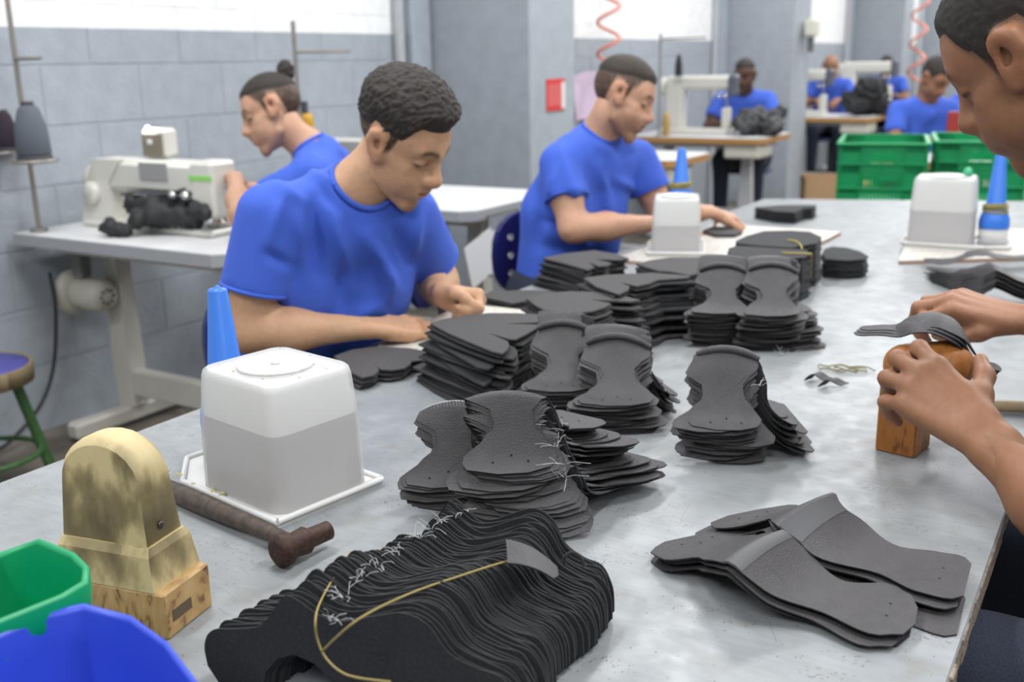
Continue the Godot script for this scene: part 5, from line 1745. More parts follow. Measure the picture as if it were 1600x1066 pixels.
func build_people() -> void:
	# --- the curly haired man, nearest on the left side of the bench
	var fist := [[72, 78, 38], [88, 88, 45], [90, 90, 45], [88, 85, 45]]
	var flat := [[12, 14, 8], [14, 14, 8], [15, 15, 8], [16, 16, 8]]
	var reach := [[20, 38, 18], [14, 34, 16], [14, 36, 16], [18, 38, 16]]
	var soft := [[30, 35, 20], [34, 38, 20], [36, 40, 22], [38, 40, 22]]
	var m1 := {
		"hip": Vector3(-1.58, 0.56, -1.66), "chest": Vector3(-1.43, 0.86, -1.60), "neck": Vector3(-1.325, 1.075, -1.585),
		"sr": Vector3(-1.415, 1.03, -1.425), "sl": Vector3(-1.30, 1.0, -1.712),
		"er": Vector3(-1.455, 0.808, -1.375), "el": Vector3(-1.335, 0.825, -1.86), "wr": at_h(592, 512, 0.80), "wl": at_h(684, 458, 0.835),
		"head": {"pos": Vector3(-1.238, 1.160, -1.622), "fwd": Vector3(0.838, -0.543, -0.06), "up": Vector3(0.546, 0.836, 0.056), "look": "curl", "hair": "curl", "cell": 0.0028},
		"cell": 0.010, "shirt_cell": 0.009, "hem": 0.66,
		"legs": [Vector3(-1.18, 0.56, -1.55), Vector3(-1.20, 0.06, -1.5), Vector3(-1.18, 0.56, -1.80), Vector3(-1.20, 0.06, -1.85)],
		"hands": [["wr", at_h(700, 505, 0.775) - at_h(592, 512, 0.80), Vector3(0.2, 1, 0.35), 1.0, flat, 0.15, THUMB_OPEN, 1.0, 0.0032], ["wl", Vector3(0.75, -0.18, -0.30), Vector3(-0.35, 0.55, -0.75), -1.0, fist, 0.0, THUMB_PINCH, 1.0, 0.0032]],
	}
	m1["folds"] = [[520, 330, 560, 500, 12, 0.011], [575, 370, 640, 490, 11, 0.010], [492, 310, 500, 480, 10, -0.011], [615, 350, 655, 440, 10, -0.009], [470, 330, 462, 450, 9, 0.008], [425, 285, 500, 335, 9, 0.008], [440, 310, 402, 430, 9, 0.007], [590, 480, 500, 515, 11, 0.010], [470, 262, 545, 300, 8, 0.007], [415, 395, 470, 425, 8, -0.008], [600, 400, 612, 500, 9, 0.010], [540, 400, 528, 520, 10, -0.010], [655, 330, 640, 430, 9, 0.008], [500, 290, 545, 350, 8, -0.006]]
	person("man with short curly dark hair in blue T-shirt, head bowed over the bench", m1)
	# --- the man with cropped hair beyond him
	var m2 := {
		"hip": Vector3(-1.585, 0.56, -2.90), "chest": Vector3(-1.545, 0.84, -2.90), "neck": Vector3(-1.475, 1.085, -2.93),
		"sr": Vector3(-1.53, 1.0, -2.78), "sl": Vector3(-1.42, 0.99, -3.10),
		"er": Vector3(-1.455, 0.815, -2.72), "el": at_d(1034, 340, 3.36), "wr": at_h(1040, 348, 0.81), "wl": at_h(1112, 330, 0.83),
		"head": {"pos": Vector3(-1.393, 1.19, -2.938), "fwd": Vector3(0.903, -0.367, -0.221), "up": Vector3(0.35, 0.90, -0.30), "look": "crop", "hair": "crop", "cell": 0.003},
		"cell": 0.012, "bulk": 1.06, "hem": 0.56, "skin": "skin_light", "tone": lin(0.55, 0.32, 0.21),
		"legs": [Vector3(-1.22, 0.56, -2.75), Vector3(-1.22, 0.06, -2.7), Vector3(-1.22, 0.56, -3.02), Vector3(-1.22, 0.06, -3.05)],
		"hair_mat": hair_mat("hair_brown", Color(0.045, 0.034, 0.024)),
		"hands": [["wr", Vector3(0.5, -0.14, -0.6), Vector3(0.1, 1, 0.1), 1.0, soft, 0.2, THUMB_OPEN, 1.0, 0.004], ["wl", at_h(1172, 346, 0.768) - at_h(1112, 330, 0.83), Vector3(0.3, 1, 0.15), -1.0, reach, 0.5, THUMB_OPEN, 1.08, 0.0035]],
	}
	m2["folds"] = [[900, 300, 915, 430, 10, 0.012], [850, 385, 965, 402, 8, -0.011], [935, 260, 965, 380, 9, 0.012], [840, 300, 840, 430, 9, -0.011], [880, 240, 905, 340, 8, 0.010], [960, 280, 1010, 305, 7, 0.010], [845, 345, 945, 365, 7, -0.010], [870, 260, 850, 330, 7, 0.008], [925, 220, 965, 250, 7, 0.008]]
	person("man with cropped hair and stubble in blue T-shirt, working at the bench", m2)
	# --- the man with the bun at the first sewing machine, facing the wall
	var m3 := {
		"hip": Vector3(-2.16, 0.56, -2.58), "chest": Vector3(-2.20, 0.84, -2.56), "neck": Vector3(-2.295, 1.055, -2.52),
		"sr": Vector3(-2.36, 0.985, -2.70), "sl": Vector3(-2.19, 0.98, -2.40),
		"er": Vector3(-2.55, 0.86, -2.72), "el": Vector3(-2.38, 0.86, -2.28), "wr": Vector3(-2.70, 0.90, -2.60), "wl": at_d(366, 274, 3.42),
		"head": {"pos": Vector3(-2.388, 1.163, -2.451), "fwd": Vector3(-0.62, -0.33, 0.70), "up": Vector3(-0.40, 0.90, 0.05), "look": "bun", "hair": "bun", "cell": 0.0035},
		"cell": 0.013, "skin": "skin_light", "tone": lin(0.55, 0.32, 0.21),
		"legs": [Vector3(-2.55, 0.56, -2.66), Vector3(-2.55, 0.06, -2.66), Vector3(-2.55, 0.56, -2.45), Vector3(-2.55, 0.06, -2.45)],
		"hands": [["wr", Vector3(-0.6, -0.35, 0.2), Vector3(0, 1, 0), 1.0, soft, 0.2, THUMB_OPEN, 1.0, 0.005], ["wl", Vector3(-0.8, -0.25, -0.35), Vector3(0, 1, 0), -1.0, soft, 0.2, THUMB_OPEN, 1.0, 0.005]],
	}
	person("man with a hair bun in blue T-shirt bent over a sewing machine by the wall", m3)
	# --- the man on the right side, close to the camera: face from behind, both hands over the wooden block
	var wl := at_d(1528, 672, 1.26)
	var wr := at_h(1588, 498, 0.905)
	var r := {
		"hip": Vector3(0.34, 0.60, -1.34), "chest": Vector3(0.25, 0.90, -1.33), "neck": Vector3(0.045, 1.165, -1.38),
		"sr": Vector3(0.14, 1.10, -1.56), "sl": Vector3(0.17, 1.08, -1.18),
		"er": Vector3(0.11, 0.90, -1.72), "el": at_d(1700, 850, 1.16), "wr": wr, "wl": wl,
		"head": {"pos": Vector3(-0.130, 1.300, -1.390), "scale": 1.06, "fwd": Vector3(-0.80, -0.55, -0.25), "up": Vector3(-0.54, 0.83, -0.03), "look": "fade", "hair": "short", "cell": 0.003},
		"cell": 0.010, "shirt_cell": 0.014, "skin": "skin_brown", "tone": lin(0.31, 0.15, 0.08),
		"hair_mat": hair_mat("hair_dark_crop", Color(0.026, 0.020, 0.016)),
		"legs": [Vector3(-0.10, 0.615, -1.60), Vector3(-0.02, 0.06, -1.6), Vector3(-0.10, 0.62, -1.14), Vector3(0.0, 0.06, -1.1)], "leg_cell": 0.012, "lap": true,
		"hands": [["wl", at_d(1400, 570, 1.36) - wl, -cam_fwd * 0.8 - cam_down * 0.25 - cam_right * 0.15, -1.0, [[18, 62, 40], [22, 66, 36], [26, 66, 34], [34, 60, 30]], 0.30, [Vector3(0.036, -0.012, 0.036), Vector3(0.062, -0.024, 0.056), Vector3(0.078, -0.034, 0.080)], 1.17, 0.003], ["wr", at_h(1450, 455, 0.94) - wr, Vector3(0.1, 1, 0.35), 1.0, [[38, 62, 40], [34, 58, 36], [36, 56, 34], [38, 54, 30]], 0.25, THUMB_PINCH, 1.05, 0.003]],
	}
	person("man with close cropped dark hair leaning over the bench, hands on a leather upper", r)
	# --- people at the machines further back
	var far := func(label: String, head: Vector3, yaw: float, hair: String, tone: Color, skin: String, opt: Dictionary) -> void:
		var b := Basis(Vector3.UP, yaw)     # local: z ahead, x to the person's left
		var P := func(x: float, y: float, z: float) -> Vector3: return Vector3(head.x, 0, head.z) + b * Vector3(x, 0, z) + Vector3(0, y, 0)
		var hy := head.y
		var arm: float = opt.get("arm", 0.0)
		person(label, {"hip": P.call(0, 0.55, -0.20), "chest": P.call(0, hy - 0.33, -0.14), "neck": P.call(0, hy - 0.12, -0.075),
			"sr": P.call(-0.175, hy - 0.185, -0.09), "sl": P.call(0.175, hy - 0.185, -0.09), "er": P.call(-0.26, hy - 0.40, 0.03 + arm), "el": P.call(0.26, hy - 0.40, 0.03 + arm),
			"wr": P.call(-0.10, hy - 0.33, 0.22 + arm), "wl": P.call(0.10, hy - 0.33, 0.22 + arm),
			"head": {"pos": head, "fwd": b * Vector3(opt.get("turn", 0.0), opt.get("nod", -0.45), 1), "up": Vector3.UP, "look": opt.get("look", "fade"), "hair": hair, "cell": 0.005},
			"cell": 0.016, "skin": skin, "tone": tone, "bulk": opt.get("bulk", 1.0),
			"legs": [P.call(-0.13, 0.55, 0.22), P.call(-0.13, 0.06, 0.20), P.call(0.13, 0.55, 0.22), P.call(0.13, 0.06, 0.20)],
			"hands": [["wr", b * Vector3(0.3, -0.3, 0.8), Vector3(0, 1, 0), 1.0, soft, 0.2, THUMB_OPEN, 1.0, 0.006], ["wl", b * Vector3(-0.3, -0.3, 0.8), Vector3(0, 1, 0), -1.0, soft, 0.2, THUMB_OPEN, 1.0, 0.006]]})
	far.call("dark skinned man in blue T-shirt facing a post sewing machine before the second pier", at_d(1163, 118, 7.85), 0.25, "crop", lin(0.10, 0.052, 0.032), "skin_deep", {"bulk": 1.15, "turn": -0.25, "nod": -0.15, "look": "plain"})
	far.call("bald man in blue T-shirt behind a sewing machine beyond the second pier", at_d(1298, 104, 11.0), 0.2, "", lin(0.34, 0.18, 0.11), "skin_brown_far", {"nod": -0.2, "look": "plain"})
	far.call("black haired man in blue T-shirt half hidden behind the farthest sewing machine", at_d(1385, 103, 12.6), 0.1, "short", lin(0.25, 0.13, 0.08), "skin_mid_far", {"nod": -0.1, "look": "plain"})
	far.call("young man in blue T-shirt bent over work behind the green crates", at_d(1462, 122, 6.1), 0.75, "short", lin(0.30, 0.155, 0.09), "skin_young", {"nod": -0.75, "turn": 0.25, "look": "plain"})
	far.call("worker in blue T-shirt behind the right green crate, face hidden", at_d(1545, 118, 7.2), 0.3, "short", lin(0.30, 0.155, 0.09), "skin_young", {"nod": -0.6, "look": "plain"})

# ================================================================= sewing tables, machines and the rest of the hall
func part(called: String, t: Node3D, m: Material, boxes: Array, bv := 0.006) -> MeshInstance3D:
	# boxes: [centre, size] in the thing's space
	var st := mb()
	for b in boxes: box(st, b[0], b[1], bv)
	return obj(called, st, m, t)
func sewing_table(label: String, x0: float, x1: float, z0: float, z1: float, wood: bool, legs: Color, opt := {}) -> Node3D:
	# x0 at the wall, x1 at the aisle; z0 near, z1 far
	var c := Vector3((x0 + x1) * 0.5, 0, (z0 + z1) * 0.5)
	var t := thing("sewing_table", label, "table", c)
	var w := x1 - x0; var d := z0 - z1
	var top := mat("laminate_white", lin(0.66, 0.66, 0.66), 0.4)
	var edge := mat("edge_wood", lin(0.42, 0.22, 0.07), 0.5) if wood else mat("edge_grey", lin(0.33, 0.34, 0.35), 0.5)
	var lm := mat("frame_%s" % legs.to_html(false), legs, 0.45)
	var st := mb()
	var ch := 0.05
	var pl := PackedVector2Array([Vector2(-w / 2, -d / 2), Vector2(w / 2 - ch, -d / 2), Vector2(w / 2, -d / 2 + ch), Vector2(w / 2, d / 2 - ch), Vector2(w / 2 - ch, d / 2), Vector2(-w / 2, d / 2)])
	prism(st, pl, 0.003, xf(Vector3(0, 0.757, 0)))
	obj("laminate_top", st, top, t)
	st = mb()
	prism(st, pl, 0.038, xf(Vector3(0, 0.719, 0)), -1, 0.003)
	obj("board", st, edge, t)
	for s in [-1.0, 1.0]:
		var lx: float = s * (w / 2 - opt.get("inset", 0.16))
		st = mb()
		loft(st, [[Vector3(lx - 0.05, 0.20, 0.035), Vector3(lx + 0.05, 0.20, 0.035), Vector3(lx + 0.05, 0.20, -0.035), Vector3(lx - 0.05, 0.20, -0.035)], [Vector3(lx - 0.03, 0.719, 0.03), Vector3(lx + 0.03, 0.719, 0.03), Vector3(lx + 0.03, 0.719, -0.03), Vector3(lx - 0.03, 0.719, -0.03)]], true, true, -1)
		box(st, Vector3(lx, 0.14, 0), Vector3(0.09, 0.14, 0.07), 0.005)
		obj("leg", st, lm, t)
		part("foot", t, lm, [[Vector3(lx, 0.045, 0), Vector3(0.065, 0.06, d * 0.95)]], 0.01)
	part("stretcher", t, lm, [[Vector3(0, 0.165, 0), Vector3(w - 2 * opt.get("inset", 0.16), 0.10, 0.05)]])
	part("top_bearer", t, lm, [[Vector3(0, 0.70, d * 0.3), Vector3(w * 0.85, 0.036, 0.04)], [Vector3(0, 0.70, -d * 0.3), Vector3(w * 0.85, 0.036, 0.04)]]).set_meta("kind", "stuff")
	if opt.get("drawer", false):
		var dr := part("drawer", t, mat("drawer_cream", lin(0.55, 0.53, 0.46), 0.5), [[Vector3(w / 2 - 0.16, 0.665, d / 2 - 0.18), Vector3(0.26, 0.10, 0.3)]], 0.012)
		part("drawer_lip", dr, mat("drawer_cream", lin(0.55, 0.53, 0.46), 0.5), [[Vector3(w / 2 - 0.16, 0.70, d / 2 - 0.025), Vector3(0.24, 0.012, 0.02)]], 0.004)
	if opt.get("motor", false):
		var mo := thing("motor", "cream sewing machine motor hung under the table by the wall", "motor", c)
		var mm := mat("motor_cream", lin(0.52, 0.50, 0.42), 0.45)
		var p: Vector3 = opt.motor - c
		st = mb()
		lathe(st, [[0.0, -0.02], [0.07, -0.02], [0.085, -0.008], [0.085, 0.01], [0.06, 0.03], [0.0, 0.03]], 24, Transform3D(Basis(Vector3(0, 0, 1), -PI / 2), p))
		obj("belt_guard", st, mm, mo)
		st = mb()
		lathe(st, [[0.0, 0.03], [0.055, 0.03], [0.06, 0.05], [0.06, 0.15], [0.05, 0.18], [0.0, 0.185]], 24, Transform3D(Basis(Vector3(0, 0, 1), -PI / 2), p))
		obj("motor_body", st, mm, mo)
		for k in 8:
			st = mb()
			var a := TAU * k / 8
			box(st, p + Vector3(0.186, 0.026 * sin(a), 0.026 * cos(a)), Vector3(0.004, 0.008, 0.008))
			obj("vent", st, mat("vent_dark", lin(0.03, 0.03, 0.03), 0.8), mo)
		part("bracket", mo, mat("bracket_grey", lin(0.2, 0.2, 0.2), 0.5), [[Vector3(p.x + 0.06, (p.y + 0.719) * 0.5 + 0.03, p.z), Vector3(0.05, 0.719 - p.y - 0.06, 0.05)]])
		st = mb()
		tube(st, smooth_path([p + Vector3(0.0, 0.09, 0.09), p + Vector3(0.02, -0.05, 0.10), p + Vector3(-0.02, -0.28, 0.12), p + Vector3(-0.02, -0.42, 0.22), p + Vector3(0.0, -0.505, 0.42), p + Vector3(0.02, -0.507, 0.7)], 6), 0.007, 7)
		tag(obj("power_cable", st, mat("cable_black", lin(0.025, 0.025, 0.028), 0.6)), "black cable running from the motor down to the floor", "cable")
		get_node(NodePath(names_last("power_cable"))).position = c
	return t
func names_last(called: String) -> String:
	return called if names[called] == 0 else "%s_%03d" % [called, names[called]]
func machine_flat(label: String, at: Vector3, turn: float, ln: float, opt := {}) -> Node3D:
	# local: x from column (0) to head (ln); bed on the table
	var t := thing("sewing_machine", label, "machine", at, turn)
	var cm := mat("machine_cream", lin(0.62, 0.61, 0.55), 0.35)
	var gm := mat("machine_grey", lin(0.30, 0.30, 0.30), 0.4)
	var dk := mat("machine_dark", lin(0.07, 0.075, 0.085), 0.4)
	var steel := mat("bright_steel", lin(0.6, 0.6, 0.6), 0.22, {"metallic": 0.9})
	part("bed", t, cm, [[Vector3(ln * 0.5, 0.012, 0), Vector3(ln * 1.02, 0.022, 0.17)]], 0.006)
	var st := mb()
	loft(st, [[Vector3(-0.02, 0.02, 0.075), Vector3(0.12, 0.02, 0.075), Vector3(0.12, 0.02, -0.075), Vector3(-0.02, 0.02, -0.075)], [Vector3(0.01, 0.16, 0.06), Vector3(0.13, 0.16, 0.06), Vector3(0.13, 0.16, -0.06), Vector3(0.01, 0.16, -0.06)], [Vector3(0.05, 0.24, 0.055), Vector3(0.20, 0.24, 0.055), Vector3(0.20, 0.24, -0.055), Vector3(0.05, 0.24, -0.055)]], true, true, -1)
	obj("column", st, cm, t)
	part("arm", t, cm, [[Vector3(ln * 0.5 + 0.02, 0.185, 0), Vector3(ln - 0.08, 0.115, 0.105)]], 0.02)
	part("head", t, cm, [[Vector3(ln - 0.055, 0.152, 0), Vector3(0.11, 0.19, 0.115)]], 0.012)
	if opt.get("stripe", false): part("green_stripe", t, mat("stripe_green", lin(0.25, 0.62, 0.12), 0.5), [[Vector3(ln - 0.055, 0.192, 0.0585), Vector3(0.104, 0.016, 0.002)]], 0.0)
	part("cover_plate", t, gm, [[Vector3(ln * 0.56, 0.205, 0.054), Vector3(0.14, 0.06, 0.004)]], 0.001)
	st = mb()
	tube(st, [Vector3(ln - 0.06, 0.09, 0.01), Vector3(ln - 0.06, 0.035, 0.01)], 0.006, 10)
	obj("needle_bar", st, steel, t)
	part("presser_foot", t, steel, [[Vector3(ln - 0.06, 0.03, 0.015), Vector3(0.022, 0.008, 0.04)]], 0.002)
	st = mb()
	lathe(st, [[0.0, -0.02], [0.05, -0.02], [0.06, -0.012], [0.06, 0.012], [0.05, 0.02], [0.0, 0.02]], 24, Transform3D(Basis(Vector3(0, 0, 1), PI / 2), Vector3(0.0, 0.16, 0)))
	obj("hand_wheel", st, cm, t)
	st = mb()
	tube(st, smooth_path([Vector3(ln * 0.3, 0.12, 0.06), Vector3(ln * 0.45, 0.135, 0.07), Vector3(ln * 0.62, 0.13, 0.068), Vector3(ln * 0.8, 0.155, 0.06)], 4), 0.005, 6)
	obj("thread_lever", st, dk, t)
	if opt.get("knob", true):
		for k in 2:
			st = mb()
			lathe(st, [[0.0, 0.0], [0.018, 0.0], [0.018, 0.012], [0.010, 0.02], [0.0, 0.022]], 14, Transform3D(Basis(Vector3(1, 0, 0), PI / 2), Vector3(ln - 0.13 - 0.06 * k, 0.13, 0.055)))
			obj("tension_knob", st, steel, t)
		st = mb()
		lathe(st, [[0.0, 0.0], [0.04, 0.0], [0.042, 0.02], [0.03, 0.032], [0.0, 0.034]], 20, Transform3D(Basis(Vector3(1, 0, 0), PI / 2), Vector3(0.05, 0.12, 0.06)))
		obj("stitch_dial", st, cm, t)
	return t
func machine_post(label: String, at: Vector3, turn: float, s: float) -> Node3D:
	# post-bed machine: column, long arm, dark face plate, post under the needle; local x towards the head
	var t := thing("post_machine", label, "machine", at, turn)
	var cm := mat("machine_cream", lin(0.62, 0.61, 0.55), 0.35)
	var dk := mat("machine_face", lin(0.10, 0.11, 0.14), 0.35)
	var steel := mat("bright_steel", lin(0.6, 0.6, 0.6), 0.22, {"metallic": 0.9})
	part("bed", t, cm, [[Vector3(0.22, 0.02, 0) * s, Vector3(0.50, 0.04, 0.18) * s]], 0.008)
	part("column", t, cm, [[Vector3(0.06, 0.20, 0) * s, Vector3(0.14, 0.36, 0.11) * s]], 0.02)
	part("arm", t, cm, [[Vector3(0.23, 0.355, 0) * s, Vector3(0.46, 0.10, 0.10) * s]], 0.022)
	part("face_plate", t, dk, [[Vector3(0.485, 0.335, 0) * s, Vector3(0.055, 0.15, 0.105) * s]], 0.014)
	part("post", t, cm, [[Vector3(0.44, 0.11, 0) * s, Vector3(0.06, 0.15, 0.06) * s]], 0.012)
	var st := mb()
	tube(st, [Vector3(0.44, 0.31, 0) * s, Vector3(0.44, 0.19, 0) * s], 0.008, 8)
	obj("needle_bar", st, steel, t)
	for k in 2:
		st = mb()
		lathe(st, [[0.0, 0.0], [0.018, 0.0], [0.018, 0.02], [0.0, 0.022]], 12, Transform3D(Basis(Vector3(1, 0, 0), PI / 2), Vector3(0.40 + 0.045 * k, 0.265, 0.045) * s))
		obj("tension_knob", st, steel, t)
	st = mb()
	lathe(st, [[0.0, -0.02], [0.06, -0.02], [0.07, 0.0], [0.06, 0.02], [0.0, 0.02]], 20, Transform3D(Basis(Vector3(0, 0, 1), PI / 2).scaled(Vector3.ONE * s), Vector3(-0.03, 0.33, 0) * s))
	obj("hand_wheel", st, cm, t)
	return t
func cone_of_thread(label: String, at: Vector3, r: float, h: float, m: Material) -> void:
	var t := thing("thread_cone", label, "thread cone", at)
	var st := mb()
	lathe(st, [[0.0, 0.012], [r * 0.9, 0.012], [r, 0.02], [r * 0.92, h * 0.55], [r * 0.62, h * 0.86], [r * 0.42, h * 0.93], [0.0, h * 0.93]], 22)
	obj("wound_thread", st, m, t)
	st = mb()
	lathe(st, [[0.0, 0.0], [r * 1.02, 0.0], [r * 1.02, 0.012], [0.0, 0.012]], 22)
	obj("spool_foot", st, mat("spool_dark", lin(0.06, 0.06, 0.07), 0.6), t)
	st = mb()
	lathe(st, [[0.0, h * 0.93], [r * 0.36, h * 0.93], [r * 0.34, h], [0.0, h]], 16)
	obj("spool_tip", st, mat("spool_dark", lin(0.06, 0.06, 0.07), 0.6), t)
func crumpled(called: String, label: String, at: Vector3, size: Vector3, turn: float, seed_: int, m: Material) -> void:
	var f := Field.new(-size * 0.75 - Vector3.ONE * 0.03, size * 0.75 + Vector3.ONE * 0.03, maxf(size.x / 34.0, 0.007), 60.0)
	var r := RandomNumberGenerator.new(); r.seed = seed_
	for i in 9:
		var a := Vector3(r.randf_range(-0.45, 0.45) * size.x, r.randf_range(-0.2, 0.35) * size.y, r.randf_range(-0.4, 0.4) * size.z)
		var b := a + Vector3(r.randf_range(-0.3, 0.3) * size.x, r.randf_range(-0.2, 0.2) * size.y, r.randf_range(-0.3, 0.3) * size.z)
		f.cap(a, b, size.y * r.randf_range(0.14, 0.28), size.y * r.randf_range(0.10, 0.22))
	f.finish()
	f.clip(Vector3(0, -size.y * 0.45, 0), Vector3(0, -1, 0), Vector3.ZERO, 2.0)
	var net := f.net()
	var V: PackedVector3Array = net[0]; var N: PackedVector3Array = net[1]
	var q := FastNoiseLite.new(); q.seed = seed_; q.frequency = 2.2 / size.y; q.fractal_octaves = 3; q.fractal_type = FastNoiseLite.FRACTAL_RIDGED
	for i in V.size():
		if V[i].y > -size.y * 0.40: V[i] += N[i] * q.get_noise_3dv(V[i]) * size.y * 0.16
	net[0] = V
	renormal(net)
	var o := mi(called, net_mesh(net), m)
	o.position = at + Vector3(0, size.y * 0.45, 0)
	o.rotation.y = turn
	tag(o, label, "leather heap")
func crate(label: String, at: Vector3, turn: float, group: String) -> void:
	# open vented crate 0.55 long (z) x 0.40 wide (x) x 0.31 high, at its foot
	var t := thing("crate", label, "crate", at, turn, group)
	var m := mat("crate_green", lin(0.0, 0.27, 0.085), 0.42)
	var W := 0.365; var L := 0.56; var H := 0.305
	part("floor_panel", t, m, [[Vector3(0, 0.008, 0), Vector3(W * 0.92, 0.012, L * 0.92)]], 0.002)
	for s in [0, 1, 2, 3]:
		# one wall built of bands so that slots and hand hole are open
		var ln := W if s < 2 else L
		var st := mb()
		var th := 0.006
		var bandsy := [[0.0, 0.022], [0.075, 0.10], [0.168, 0.215], [0.262, H]]
		for b in bandsy: box(st, Vector3(0, (b[0] + b[1]) * 0.5, 0), Vector3(ln, b[1] - b[0], th), 0.0015)
		# solid outer thirds, slotted middle
		for sg in [-1.0, 1.0]: box(st, Vector3(sg * ln * 0.375, H * 0.5, 0), Vector3(ln * 0.25, H, th), 0.0015)
		for b in [[0.022, 0.075], [0.10, 0.168]]:
			var n := 12
			for k in n + 1: box(st, Vector3(lerpf(-ln * 0.25, ln * 0.25, float(k) / n), (b[0] + b[1]) * 0.5, 0), Vector3(ln * 0.02, b[1] - b[0], th))
		for sg in [-1.0, 1.0]: box(st, Vector3(sg * ln * 0.19, 0.2385, 0), Vector3(ln * 0.13, 0.047, th))
		for y in [0.012, 0.10, 0.21]: box(st, Vector3(0, y, 0.006), Vector3(ln + 0.004, 0.008, 0.012), 0.001)
		for k in 5: box(st, Vector3(lerpf(-0.5, 0.5, k / 4.0) * ln * 0.98, H * 0.5, 0.005), Vector3(0.006, H * 0.95, 0.010), 0.001)
		box(st, Vector3(0, H - 0.006, 0.008), Vector3(ln + 0.02, 0.014, 0.022), 0.003)
		var w := obj("wall", st, m, t)
		w.rotation.y = [0.0, PI, PI / 2, -PI / 2][s]
		w.position = [Vector3(0, 0, L / 2), Vector3(0, 0, -L / 2), Vector3(W / 2, 0, 0), Vector3(-W / 2, 0, 0)][s]
func chair(label: String, at: Vector3, turn: float) -> void:
	# low plastic task chair: local z ahead; perforated back shell on a bar
	var t := thing("task_chair", label, "chair", at, turn)
	var m := mat("chair_navy", lin(0.012, 0.012, 0.10), 0.4)
	var dk := mat("chair_metal", lin(0.03, 0.03, 0.03), 0.5)
	var c := CSGCombiner3D.new()
	c.name = "backrest"
	var pg := CSGPolygon3D.new()
	var pts := PackedVector2Array()
	for k in 24:
		var a := TAU * k / 24
		pts.append(Vector2(signf(cos(a)) * pow(absf(cos(a)), 0.7) * 0.165, 0.69 + signf(sin(a)) * pow(absf(sin(a)), 0.8) * 0.14))
	pg.polygon = pts
	pg.depth = 0.022
	pg.material = m
	c.add_child(pg)
	for hx in [-0.10, -0.03, 0.03, 0.10]:
		for hy in [0.63, 0.69, 0.75]:
			var h := CSGCylinder3D.new()
			h.radius = 0.012; h.height = 0.08; h.sides = 10
			h.rotation.x = PI / 2
			h.position = Vector3(hx, hy, -0.01)
			h.operation = CSGShape3D.OPERATION_SUBTRACTION
			c.add_child(h)
	t.add_child(c)
	c.position = Vector3(0, 0, -0.21)
	var st := mb()
	prism(st, round_rect(0.42, 0.40, 0.12), 0.03, xf(Vector3(0, 0.415, 0)), 1, 0.008)
	obj("seat", st, m, t)
	st = mb()
	tube(st, smooth_path([Vector3(0, 0.41, -0.05), Vector3(0, 0.40, -0.22), Vector3(0, 0.46, -0.26), Vector3(0, 0.70, -0.245)], 5), 0.014, 8)
	obj("back_bar", st, dk, t)
	st = mb()
	tube(st, [Vector3(0, 0.06, 0), Vector3(0, 0.415, 0)], [0.03, 0.025], 12)
	obj("post", st, dk, t)
	for k in 5:
		st = mb()
		var a := TAU * k / 5
		tube(st, [Vector3(0, 0.075, 0), Vector3(cos(a) * 0.26, 0.045, sin(a) * 0.26), Vector3(cos(a) * 0.27, 0.004, sin(a) * 0.27)], [0.02, 0.014, 0.012], 8)
		obj("leg", st, dk, t)
func spiral_hose(label: String, top: Vector3, h: float, r: float, turns: int) -> void:
	var st := mb()
	var pts := []
	for k in turns * 12 + 1:
		var a := TAU * k / 12.0
		pts.append(top + Vector3(cos(a) * r, -h * k / (turns * 12.0), sin(a) * r))
	tube(st, pts, 0.011, 7)
	tag(obj("spiral_hose", st, mat("hose_orange", lin(0.75, 0.20, 0.12), 0.4)), label, "hose")
func thread_stand(label: String, foot: Vector3, h: float, arms: Array) -> Node3D:
	# arms: [height, Vector3 offset, radius of the end plate]
	var t := thing("thread_stand", label, "thread stand", foot)
	var m := mat("stand_steel", lin(0.30, 0.28, 0.25), 0.4, {"metallic": 0.5})
	var st := mb()
	tube(st, [Vector3.ZERO, Vector3(0, h, 0)], 0.009, 8)
	lathe(st, [[0.0, 0.0], [0.03, 0.0], [0.03, 0.01], [0.0, 0.012]], 12)
	obj("pole", st, m, t)
	for a in arms:
		st = mb()
		tube(st, [Vector3(0, a[0], 0), Vector3(0, a[0], 0) + a[1]], 0.007, 6)
		if a[2] > 0.0: lathe(st, [[0.0, -0.006], [a[2], -0.006], [a[2], 0.004], [0.0, 0.004]], 18, xf(Vector3(0, a[0], 0) + a[1]))
		obj("arm", st, m, t)
	return t

